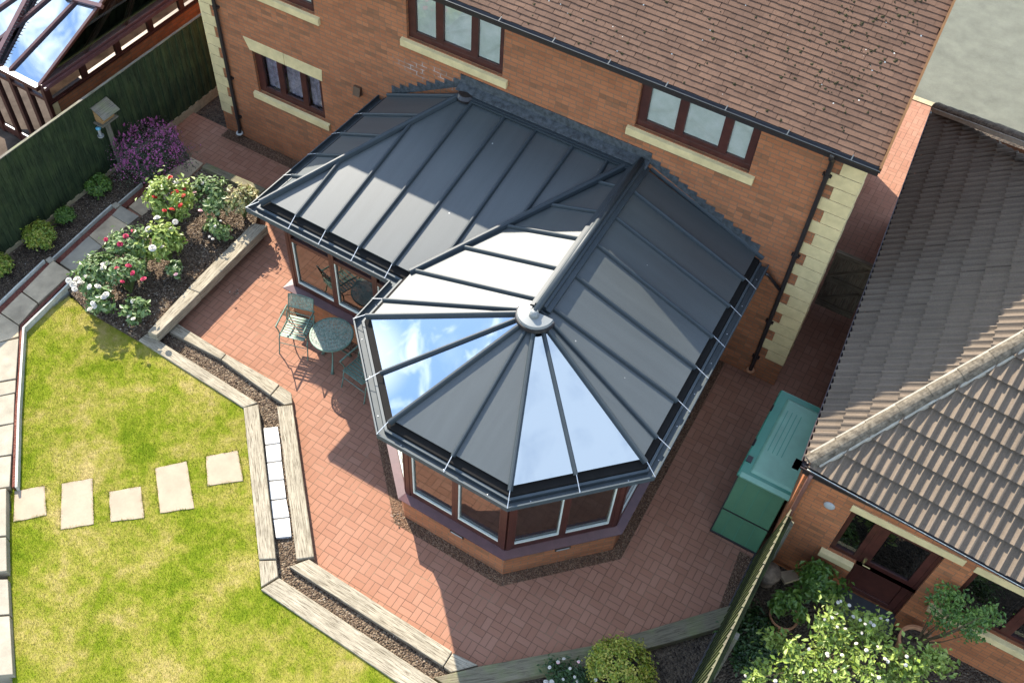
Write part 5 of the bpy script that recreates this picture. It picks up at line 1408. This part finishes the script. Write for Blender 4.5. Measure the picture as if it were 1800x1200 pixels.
# ================================================================== PLANTS
def leaves(centers, normals, size, fold=0.25, aspect=0.55, jit=0.35):
    n = len(centers); c = centers
    nr = normals + rng.normal(0, jit, (n, 3)); nr /= np.linalg.norm(nr, axis=1)[:, None]
    a = np.cross(nr, rng.normal(size=(n, 3))); a /= np.linalg.norm(a, axis=1)[:, None]; b = np.cross(nr, a)
    s = (size * rng.uniform(0.45, 1.5, n))[:, None]
    tip, base = c + a * s, c - a * s
    l = c + b * s * aspect + nr * s * fold; r = c - b * s * aspect + nr * s * fold
    V = np.stack([base, l, tip, r], 1).reshape(-1, 3)
    i = np.arange(n)[:, None] * 4
    Fq = np.concatenate([i + [0, 1, 2], i + [0, 2, 3]], 0) if False else np.stack([i + [0, 2, 1], i + [0, 3, 2]], 1).reshape(-1, 3)
    return V, Fq
def crown(c, rad, n, clumps, spread, surf=0.55):
    """leaf positions gathered round clumps inside an ellipsoid, gaps left between them"""
    c = np.array(c); rad = np.array(rad)
    k = rng.normal(size=(clumps, 3)); k /= np.linalg.norm(k, axis=1)[:, None]
    k[:, 2] = np.abs(k[:, 2]) * 0.95 - 0.25
    k *= rng.uniform(surf, 1.0, clumps)[:, None]
    idx = rng.integers(0, clumps, n)
    p = k[idx] + rng.normal(0, spread, (n, 3))
    nr = p / (np.linalg.norm(p, axis=1)[:, None] + 1e-6) * 0.7 + np.array([0, 0, 0.6])
    return c + p * rad, nr, c + k * rad
ROSEB = {}
def bloom_mesh(mat, key):
    if key in ROSEB: return ROSEB[key]
    m = MB()
    for ring, (nn_, r, z, tilt) in enumerate(((6, 1.0, 0.0, 0.25), (5, 0.72, 0.22, 0.7), (4, 0.42, 0.38, 1.1))):
        for i in range(nn_):
            a = 2 * PI * (i + 0.4 * ring) / nn_; ca, sa = math.cos(a), math.sin(a); w = 0.62 * r
            t = Vector((-sa, ca, 0)); o_ = Vector((ca, sa, 0))
            p0 = o_ * r * 0.12 + Vector((0, 0, z - 0.1)); pm = o_ * r * 0.72 + Vector((0, 0, z + 0.25 * tilt)); pt = o_ * r + Vector((0, 0, z + 0.1 * tilt))
            m.add([p0, pm - t * w, pt - t * w * .5, pt + t * w * .5, pm + t * w], [[0, 1, 2, 3, 4]])
    o = m.build('bloom', mat); me = o.data; bpy.data.objects.remove(o); ROSEB[key] = me
    return me
def put_bloom(parent, me, p, r, nm='bloom'):
    o = bpy.data.objects.new(nm, me); COL.objects.link(o); o.parent = parent; o.location = Vector(p) - off(parent)
    o.scale = (r, r, r); o.rotation_euler = (random.uniform(-.5, .5), random.uniform(-.5, .5), random.uniform(0, 6.3)); return o
def bush(name, label, cat, base, cz, rad, n, size, mat, clumps=26, spread=0.2, blooms=(), stem=M_GSTEM, group=None, nstem=8, aspect=0.55, surf=0.55):
    base = Vector(base); r = thing(name, label, cat, tuple(base), group)
    p, nr, kc = crown((base.x, base.y, base.z + cz), rad, n, clumps, spread, surf)
    p[:, 2] = np.maximum(p[:, 2], base.z + 0.015)
    V, Fq = leaves(p, nr, size, aspect=aspect); bulk('foliage', V, Fq, mat, r)
    m = MB()
    for i in range(min(nstem, len(kc))):
        e = Vector(kc[i]); mid = lerp(base, e, 0.5) + Vector((0, 0, 0.06)); m.tube([base, mid, e], [0.010, 0.007, 0.004], 5)
    m.build('stems', stem, r)
    for (u, v, z, rr, mt, key) in blooms:
        put_bloom(r, bloom_mesh(mt, key), gp(u, v, z), rr)
    return r
BED = 0.22
RG = 'rose bushes in the raised bed'
def W(u, v, z=0.6): return (u, v, z)
def rose(label, uv, h, r, n, mat, blooms, clumps=16, size=0.043, spread=0.18):
    b = gp(uv[0], uv[1], BED + h * 0.62); base = (b.x, b.y, BED)
    return bush('rose_bush', label, 'rose bush', base, h * 0.62, (r * 1.12, r * 1.12, h * 0.45), int(n * 1.4), size, mat, clumps, spread, blooms, group=RG, nstem=clumps)
rd, cr, wh, pk = (M_RED, 'r'), (M_CRIMSON, 'c'), (M_CREAM, 'w'), (M_PINK, 'p')
def bl(lst, z, r, k):
    r *= 0.86
    return [(u, v, z + 0.10 + random.uniform(-.05, .07), r * random.uniform(.8, 1.15), k[0], k[1]) for u, v in lst]
rose('tall rose bush with bright red blooms beside the shaded path', (300, 350), 0.95, 0.36, 950, L_ROSEYEL, bl([(299, 312), (272, 346), (283, 338), (304, 340), (310, 337), (323, 332), (322, 344), (317, 361), (289, 370), (302, 368)], 0.95, 0.052, rd) + bl([(276, 382), (281, 322), (310, 320)], .9, .05, wh), 22)
rose('rose bush of pinkish pale leaves in the middle of the bed top', (372, 345), 0.75, 0.36, 800, L_ROSE, bl([(342, 338), (378, 318), (352, 370), (361, 333)], .75, .045, pk) + bl([(356, 322), (380, 340)], .75, .04, wh), 18)
rose('yellowing rose bush tucked behind the conservatory gutter corner', (424, 352), 0.7, 0.27, 480, L_ROSEPALE, (), 14)
rose('rose bush with large white blooms in the centre of the bed', (290, 425), 0.75, 0.27, 620, L_ROSEYEL, bl([(276, 383), (308, 390), (300, 404), (261, 404), (268, 436), (284, 434)], .78, .065, wh), 14)
rose('small rose bush with a few tiny white buds near the right timber', (380, 402), 0.5, 0.20, 330, L_ROSE, bl([(378, 397), (388, 388), (368, 416), (374, 420)], .6, .028, wh), 10)
rose('sparse rose bush with crimson blooms leaning over the path edge', (222, 432), 0.8, 0.30, 520, L_ROSE, bl([(186, 421), (211, 429), (221, 415), (234, 406)], .85, .05, cr), 16)
rose('rose bush crowded with white blooms at the path side of the bed', (165, 480), 0.75, 0.30, 620, L_ROSE, bl([(144, 478), (150, 487), (129, 500), (121, 493), (136, 490), (183, 465), (188, 463), (157, 504), (172, 503), (131, 508), (142, 496), (180, 470)], .75, .062, wh), 16)
rose('rose bush with several deep crimson blooms in the lower bed', (218, 480), 0.8, 0.30, 640, L_ROSE, bl([(205, 471), (226, 467), (233, 480), (252, 490), (215, 495)], .85, .055, cr), 16)
rose('low rose bush with white blooms hanging over the lawn edge', (178, 528), 0.55, 0.22, 380, L_ROSE, bl([(182, 522), (163, 533), (158, 543), (186, 518), (166, 538)], .6, .058, wh), 11)
rose('small rose bush with pale blooms at the bottom corner of the bed', (240, 545), 0.5, 0.20, 330, L_ROSE, bl([(233, 530), (226, 556), (234, 560)], .55, .045, wh), 10)
rose('thin rose with one blush bloom among bare bark in the bed', (312, 474), 0.45, 0.15, 170, L_ROSE, bl([(309, 482)], .5, .042, pk), 8)
rose('leafy bloomless rose bush between the white and the crimson ones', (248, 445), 0.6, 0.22, 400, L_ROSEYEL, (), 11)

# round shrubs in the fence border
sh = 'round shrubs along the green fence'
def shrub(label, u, v, r, n, mat, size=0.03):
    b = gp(u, v, 0.08 + r * 0.6); bush('round_shrub', label, 'shrub', (b.x, b.y, 0.08), r * 0.72, (r * .84, r * .84, r * 0.85), int(n * 2.2), size * 0.8, mat, 60, 0.13, group=sh, surf=0.8)
shrub('lime green round shrub, largest along the fence', 72, 415, 0.30, 1500, L_LIME)
shrub('mid green round shrub, second up from the lime green one', 173, 327, 0.25, 1300, L_GREEN, 0.026)
shrub('small green round shrub between the lime shrub and the upper one', 115, 381, 0.21, 900, L_GREEN, 0.024)
shrub('green shrub cut by the left picture edge', -3, 468, 0.25, 1000, L_LIME)

# purple flowering bush
b = gp(262, 268, 0.45)
pb = bush('purple_flower_bush', 'large grey green bush covered in small purple flowers by the fence', 'flowering bush', (b.x, b.y, 0.06), 0.36, (0.78, 0.70, 0.46), 5200, 0.022, L_GREY, 60, 0.16, stem=M_GSTEM, nstem=30, aspect=0.3)
m = MB()
for i in range(9):
    a = rng.uniform(0, 2 * PI); h = 0.012 * i; rr = 0.020 * (1 - i / 14)
    for j in range(4):
        t = a + j * PI / 2; cx, cy = math.cos(t) * rr, math.sin(t) * rr
        m.add([(cx * .2, cy * .2, h), (cx * 1.2 - cy * .5, cy * 1.2 + cx * .5, h + .004), (cx * 1.7, cy * 1.7, h + .010), (cx * 1.2 + cy * .5, cy * 1.2 - cx * .5, h + .004)], [[0, 1, 2, 3]])
o = m.build('flower_spike', M_PURPLE); spike = o.data; bpy.data.objects.remove(o)
for i in range(98):
    d = rng.normal(size=3); d /= np.linalg.norm(d); d[2] = abs(d[2]) * 0.9 + 0.15
    p = Vector((b.x + d[0] * 0.82 * rng.uniform(.5, 1.05), b.y + d[1] * 0.74 * rng.uniform(.5, 1.05), 0.40 + d[2] * 0.52))
    o = put_bloom(pb, spike, p, random.uniform(0.55, 0.9), 'flower_spike')
pc = []
V, Fc = [], []
pp, nr, _ = crown((b.x, b.y, 0.50), (0.84, 0.76, 0.56), 2400, 160, 0.08, 0.6)
V, Fq = leaves(pp, nr, 0.011, aspect=0.8); o = bulk('florets', V, Fq, M_PURPLE, pb); o['kind'] = 'stuff'

# lower right planting
b = gp(1090, 1178, 0.30)
bush('golden_bush', 'dense rounded golden green bush in front of the mossy sleeper', 'bush', (b.x, b.y, 0.04), 0.30, (0.42, 0.42, 0.36), 6500, 0.020, L_GOLD, 110, 0.10, surf=0.85, nstem=20)
b = gp(1000, 1195, 0.22)
bush('flowering_plant', 'dark green plant with small white and pink blooms left of the golden bush', 'plant', (b.x, b.y, 0.04), 0.22, (0.36, 0.30, 0.22), 1500, 0.030, L_DARK, 36, 0.15,
     bl([(981, 1162), (991, 1157), (966, 1172), (1016, 1162), (1002, 1174), (1010, 1189), (990, 1193), (1047, 1194), (1015, 1196), (1018, 1161)], .36, .024, wh) + bl([(981, 1163), (1017, 1163)], .4, .026, pk) + bl([(960, 1198), (970, 1198)], .38, .045, wh), aspect=0.35)
b = gp(1475, 1135, 1.0)
wb = [(1473, 1058), (1478, 1056), (1493, 1063), (1460, 1072), (1470, 1077), (1463, 1085), (1452, 1098), (1472, 1101), (1486, 1104), (1500, 1083), (1512, 1089), (1521, 1096), (1530, 1093), (1536, 1098), (1548, 1086), (1560, 1089), (1543, 1136), (1455, 1152), (1454, 1148), (1468, 1179), (1412, 1181), (1433, 1177), (1556, 1157), (1561, 1162), (1310, 1187), (1363, 1196), (1594, 1153), (1523, 1142), (1505, 1130), (1515, 1112), (1450, 1088), (1592, 1168), (1545, 1190), (1480, 1150), (1422, 1140)]
wr = thing('white_rose_bush', 'big sunlit rose bush with pinkish white blooms beyond the right fence', 'rose bush', (b.x, b.y, 0.0))
sprays = [(1470, 1066), (1500, 1088), (1530, 1098), (1552, 1104), (1452, 1092), (1482, 1112), (1512, 1120), (1540, 1128), (1462, 1132), (1432, 1152), (1402, 1166), (1370, 1128), (1352, 1120), (1396, 1138), (1344, 1172), (1326, 1192), (1384, 1192), (1424, 1186), (1462, 1176), (1492, 1160), (1522, 1172), (1562, 1150), (1592, 1160), (1622, 1166), (1652, 1168), (1604, 1188), (1562, 1192), (1524, 1198), (1482, 1202), (1640, 1152), (1440, 1206), (1580, 1172), (1490, 1135), (1445, 1120)]
P_, Nn = [], []; m = MB()
for u, v in sprays:
    z = rng.uniform(0.75, 1.2); e = gp(u, v, z); n_ = int(rng.integers(70, 150)); sc = rng.uniform(0.06, 0.11)
    p = np.array(e) + rng.normal(0, 1, (n_, 3)) * np.array([sc, sc, sc * 0.7]); P_.append(p); Nn.append(rng.normal(0, .4, (n_, 3)) + np.array([0, 0, .8]))
    root = Vector((b.x + rng.uniform(-.12, .12), b.y + rng.uniform(-.12, .12), 0.0)); mid = lerp(root, e, 0.55) + Vector((0, 0, 0.15)); m.tube([root, mid, e], [0.011, 0.007, 0.003], 5)
m.build('stems', M_STEM, wr)
V, Fq = leaves(np.concatenate(P_), np.concatenate(Nn), 0.036); bulk('foliage', V, Fq, L_ROSEYEL, wr)
for (u, v, z, rr, mt, key) in bl(wb, 1.15, .026, wh): put_bloom(wr, bloom_mesh(mt, key), gp(u, v, z), rr)
b = gp(1440, 1025, 0.5)
bush('leafy_shrub', 'bright green leafy shrub beside the garage door step', 'shrub', (b.x, b.y, 0.0), 0.5, (0.34, 0.32, 0.42), 1000, 0.042, L_GREEN, 24, 0.17, stem=M_STEM, nstem=16)
b = gp(1330, 1120, 0.25)
bush('ground_shrub', 'low dark shrub in the shade behind the right fence', 'shrub', (b.x, b.y, 0.0), 0.22, (0.42, 0.5, 0.22), 1600, 0.035, L_DARK, 40, 0.15)
b = gp(1395, 1040, 0.3)
def pot(label, c, r, h, plant, z0=0.0):
    p = thing('plant_pot', label, 'plant pot', (c[0], c[1], z0), 'terracotta pots by the garage')
    m = MB(); m.lathe([(0.0, 0.0), (r * .72, 0.0), (r * .95, h * .8), (r, h * .82), (r * 1.04, h), (r * .90, h), (r * .84, h * .86), (0.0, h * .86)], (c[0], c[1], z0), 32); m.build('pot', M_TERRA, p, smooth=False)
    m = MB(); m.lathe([(0.0, h * .88), (r * .84, h * .87)], (c[0], c[1], z0), 24); m.build('compost', M_DARKSOIL, p)
    return p
c = gp(1612, 1128, 0.4); pot('large terracotta pot with a leaning shrub against the garage wall', (c.x, c.y), 0.24, 0.40, None)
pp0 = Vector((c.x, c.y, 0.35))
ps = thing('potted_shrub', 'airy green shrub growing up the garage wall out of the large pot', 'shrub', tuple(pp0))
m = MB(); ends = []
for (u, v, yv) in [(1650, 1040, -3.1), (1680, 1060, -3.15), (1700, 1075, -3.2), (1720, 1080, -3.12), (1735, 1070, -3.15), (1670, 1025, -3.1), (1690, 1040, -3.1), (1745, 1062, -3.2), (1660, 1080, -3.25), (1710, 1100, -3.2)]:
    e = wp(u - 4, v + 14, yv); ends.append(e); mid = lerp(pp0, e, 0.5) + Vector((0, -0.06, 0.03)); m.tube([pp0, mid, e], [0.012, 0.008, 0.003], 5)
m.build('stems', M_STEM, ps)
P_ = []
for e in ends:
    P_.append(np.array(e) + rng.normal(0, 0.085, (120, 3)) * np.array([1, .6, 1]))
P_ = np.concatenate(P_); P_[:, 1] = np.minimum(P_[:, 1], -3.0)
V, Fq = leaves(P_, np.tile([0, -.5, .7], (len(P_), 1)), 0.026); bulk('foliage', V, Fq, L_GREEN, ps)
c = gp(1378, 1082, 0.3); pot('terracotta pot in deep shade behind the fence with a dark green shrub', (c.x, c.y), 0.20, 0.32, None)
bush('pot_shrub', 'dark leafy shrub rising out of the shaded terracotta pot', 'shrub', (c.x, c.y, 0.28), 0.30, (0.26, 0.26, 0.28), 700, 0.04, L_GREEN, 18, 0.16)
c = gp(1352, 1008, 0.25)
ur = thing('round_stone', 'round weathered stone ball standing between fence and garage wall', 'stone ornament', (c.x, c.y, 0))
m = MB(); m.lathe([(0.10, 0.0), (0.12, 0.04), (0.08, 0.10), (0.15, 0.2), (0.165, 0.28), (0.13, 0.38), (0.0, 0.42)], (c.x, c.y, 0), 20); m.build('ball', simple('old_stone', (0.16, 0.12, 0.085), 0.9, 0.2, var=.4, scale=14, bump=.4), ur, smooth=True)
slab('paving_slab', [(1368, 1004), (1395, 1000), (1408, 1016), (1380, 1024)], 0.0, 0.06, 'pale grey slab on the ground under the garage wall', 'slab', M_FLAG, None)

# ================================================================== NEIGHBOUR'S CONSERVATORY
nb = thing('brown_conservatory', 'dark brown glass roofed conservatory beyond the green fence at top left', 'conservatory', (-14, -1, 0))
NZ = 2.0
c0 = gp(70, 152, NZ); c1 = Vector((c0.x, 3.6, NZ)); c2 = gp(0, 116, NZ); fdir = (Vector((c2.x, c2.y, NZ)) - c0).normalized(); c3 = c0 + fdir * 3.6
# hipped front: the hip climbs from the corner to the ridge end
hipe = gp(176, 11, 2.75)
P_nf = Plane(c0, c3, hipe); P_nr = Plane(c0, c1, hipe)
rid = c0 + (hipe - c0) * 1.12
def npan(P, pts, nm): solid([P.px(u, v) for u, v in pts], P.n, 0.02).build(nm, M_GLASSROOF, nb)
# front slope polygon built in world: eave c0..c3, top line from the hip end parallel to the eave
top0, top1 = rid, rid + fdir * 2.2
for i in range(5):
    t0, t1 = i / 5, (i + 1) / 5
    a, b_ = lerp(c0, c3, t0), lerp(c0, c3, t1); c_, d_ = lerp(top0, top1, t1), lerp(top0, top1, t0)
    n_ = P_nf.n
    solid([a, b_, c_, d_], n_, 0.02).build('roof_glass', M_GLASSROOF, nb)
    m = MB(); m.beam(a + n_ * 0.02, d_ + n_ * 0.02, 0.055, 0.05, n_); m.build('glazing_bar', M_MAHOG, nb)
m = MB(); m.beam(top0 + Vector((0, 0, .04)), top1 + Vector((0, 0, .04)), 0.10, 0.08); m.build('ridge', M_SILLUPVC, nb)
topr = rid + Vector((0.0, 2.6, 0.0))
for i in range(6):
    t0, t1 = i / 6, (i + 1) / 6
    a, b_ = lerp(c0, c1, t0), lerp(c0, c1, t1); d_, c_ = lerp(rid, topr, t0), lerp(rid, topr, t1)
    n_ = (b_ - a).cross(d_ - a).normalized(); n_ = n_ if n_.z > 0 else -n_
    solid([a, b_, c_, d_], n_, 0.02).build('roof_glass', M_GLASS, nb)
    if i: m = MB(); m.beam(a + n_ * 0.02, d_ + n_ * 0.02, 0.055, 0.05, n_); m.build('glazing_bar', M_MAHOG, nb)
m = MB(); m.beam(c0 + Vector((.03, -.0, .0)), c1 + Vector((.03, 0, 0)), 0.05, 0.09); m.beam(c0 + Vector((.10, -.0, -.02)), c1 + Vector((.10, 0, -.02)), 0.05, 0.06); m.build('gutter', M_SILLUPVC, nb)
m = MB(); m.beam(c0 + Vector((0, -.03, -.02)), c3 + Vector((0, -.03, -.02)), 0.10, 0.09); m.build('gutter', M_MAHOG, nb)
m = MB(); m.beam(c0 + Vector((0, -.085, .03)), c3 + Vector((0, -.085, .03)), 0.012, 0.012); m.build('gutter_lip', M_WIRE, nb)
m = MB(); ins = 0.14
q0 = c0 + Vector((-ins, ins, 0))
m.box(q0.x - 0.02, q0.x, q0.y, 3.6, -0.05, 1.44); m.build('dwarf_wall', M_BRICK, nb)
m = MB(); m.box(q0.x - .04, q0.x + .03, q0.y - .03, 3.6, 1.44, 1.47); m.build('sill', M_MAHOG, nb)
m = MB(); m.box(q0.x - .06, q0.x + .012, q0.y - .012, q0.y + .16, -0.05, 1.43); m.build('corner_stone', M_STONE, nb)
m = MB()
for i in range(7):
    yv = q0.y + .04 + i * 0.85; m.box(q0.x - 0.07, q0.x, yv - .06, yv + .06, 1.47, NZ - 0.04)
m.box(q0.x - .072, q0.x + .002, q0.y, 3.6, NZ - 0.12, NZ - 0.04); m.box(q0.x - .073, q0.x + .003, q0.y, 3.6, 1.47, 1.52)
for i in range(5):
    p = q0 + fdir * (0.02 + i * 0.45); m.box(p.x - .04, p.x + .04, p.y - .04, p.y + .03, 0.0, NZ - 0.04)
m.beam(q0 + Vector((0, 0, 1.55 - NZ)), q0 + fdir * 3.0 + Vector((0, 0, 1.55 - NZ)), 0.06, 0.06); m.beam(q0 + Vector((0, 0, 0.1 - NZ)), q0 + fdir * 3.0 + Vector((0, 0, .1 - NZ)), 0.06, 0.16)
m.build('window_frame', M_MAHOG, nb)
m = MB(); x = q0.x - 0.035
m.poly([(x, q0.y, 1.52), (x, 3.6, 1.52), (x, 3.6, NZ - .1), (x, q0.y, NZ - .1)]); m.build('window_pane', M_GLASSDIM, nb)
m = MB(); m.poly([(q0.x - .05, q0.y, .05), (q0.x - .05, 3.6, .05), (q0.x - 3.5, 3.6, .05), (q0.x - 3.5, q0.y, .05)]); m.build('floor', simple('dark_floor', (0.075, 0.048, 0.032), 0.9, 0.05, var=.6, scale=3), nb)
for i in range(4):
    a, b_ = q0 + fdir * (0.06 + i * 0.45), q0 + fdir * (0.43 + i * 0.45)
    m = MB(); m.poly([(a.x, a.y, 0.2), (b_.x, b_.y, 0.2), (b_.x, b_.y, NZ - 0.1), (a.x, a.y, NZ - 0.1)]); m.build('window_pane', M_GLASSDIM, nb)
def onroof(u, v, o_): return P_nf.px(u, v, o_)
a, b_ = onroof(-12, 112, 0.07), onroof(60, -26, 0.07)
m = MB(); m.beam(a, b_, 0.09, 0.07, P_nf.n); o = m.build('ridge', M_SILLUPVC, nb)
m = MB(); d_ = (b_ - a); sdv = d_.normalized().cross(P_nf.n)
for i in range(26):
    c_ = a + d_ * (i / 25) + P_nf.n * 0.02 + sdv * 0.07
    m.tube([c_ - sdv * 0.03, c_ + sdv * (0.05 if i % 2 else 0.025)], [0.012, 0.004], 5)
m.build('cresting', M_BLACK, o)
m = MB(); m.beam(onroof(112, -6, 0.05), onroof(180, 12, 0.05), 0.07, 0.07, P_nf.n); m.build('ridge', M_SILLUPVC, nb)
# fallen leaves and litter on the paving
m_ = MB()
V, Fq = [], []
lit = [(690, 905, 0.02), (697, 910, 0.02), (700, 916, 0.02), (704, 905, 0.018), (688, 912, 0.02), (694, 920, 0.016)]
c_ = np.array([tuple(gp(u + rng.normal(0, 4), v + rng.normal(0, 4), 0.012)) for u, v, _ in lit * 5])
V, Fq = leaves(c_, np.tile([0, 0, 1.0], (len(c_), 1)), 0.016); o = bulk('leaf_litter', V, Fq, L_CHIP); tag(o, 'small heap of dry leaf litter at the corner of the bay wall', 'leaf litter', kind='stuff')
c_ = np.array([tuple(gp(416 + rng.normal(0, 5), 515 + rng.normal(0, 9), 0.01)) for _ in range(26)])
V, Fq = leaves(c_, np.tile([0, 0, 1.0], (len(c_), 1)), 0.018); o = bulk('fallen_leaves', V, Fq, L_CHIP); tag(o, 'dry fallen leaves on the paving beside the rose bed wall', 'fallen leaves', kind='stuff')
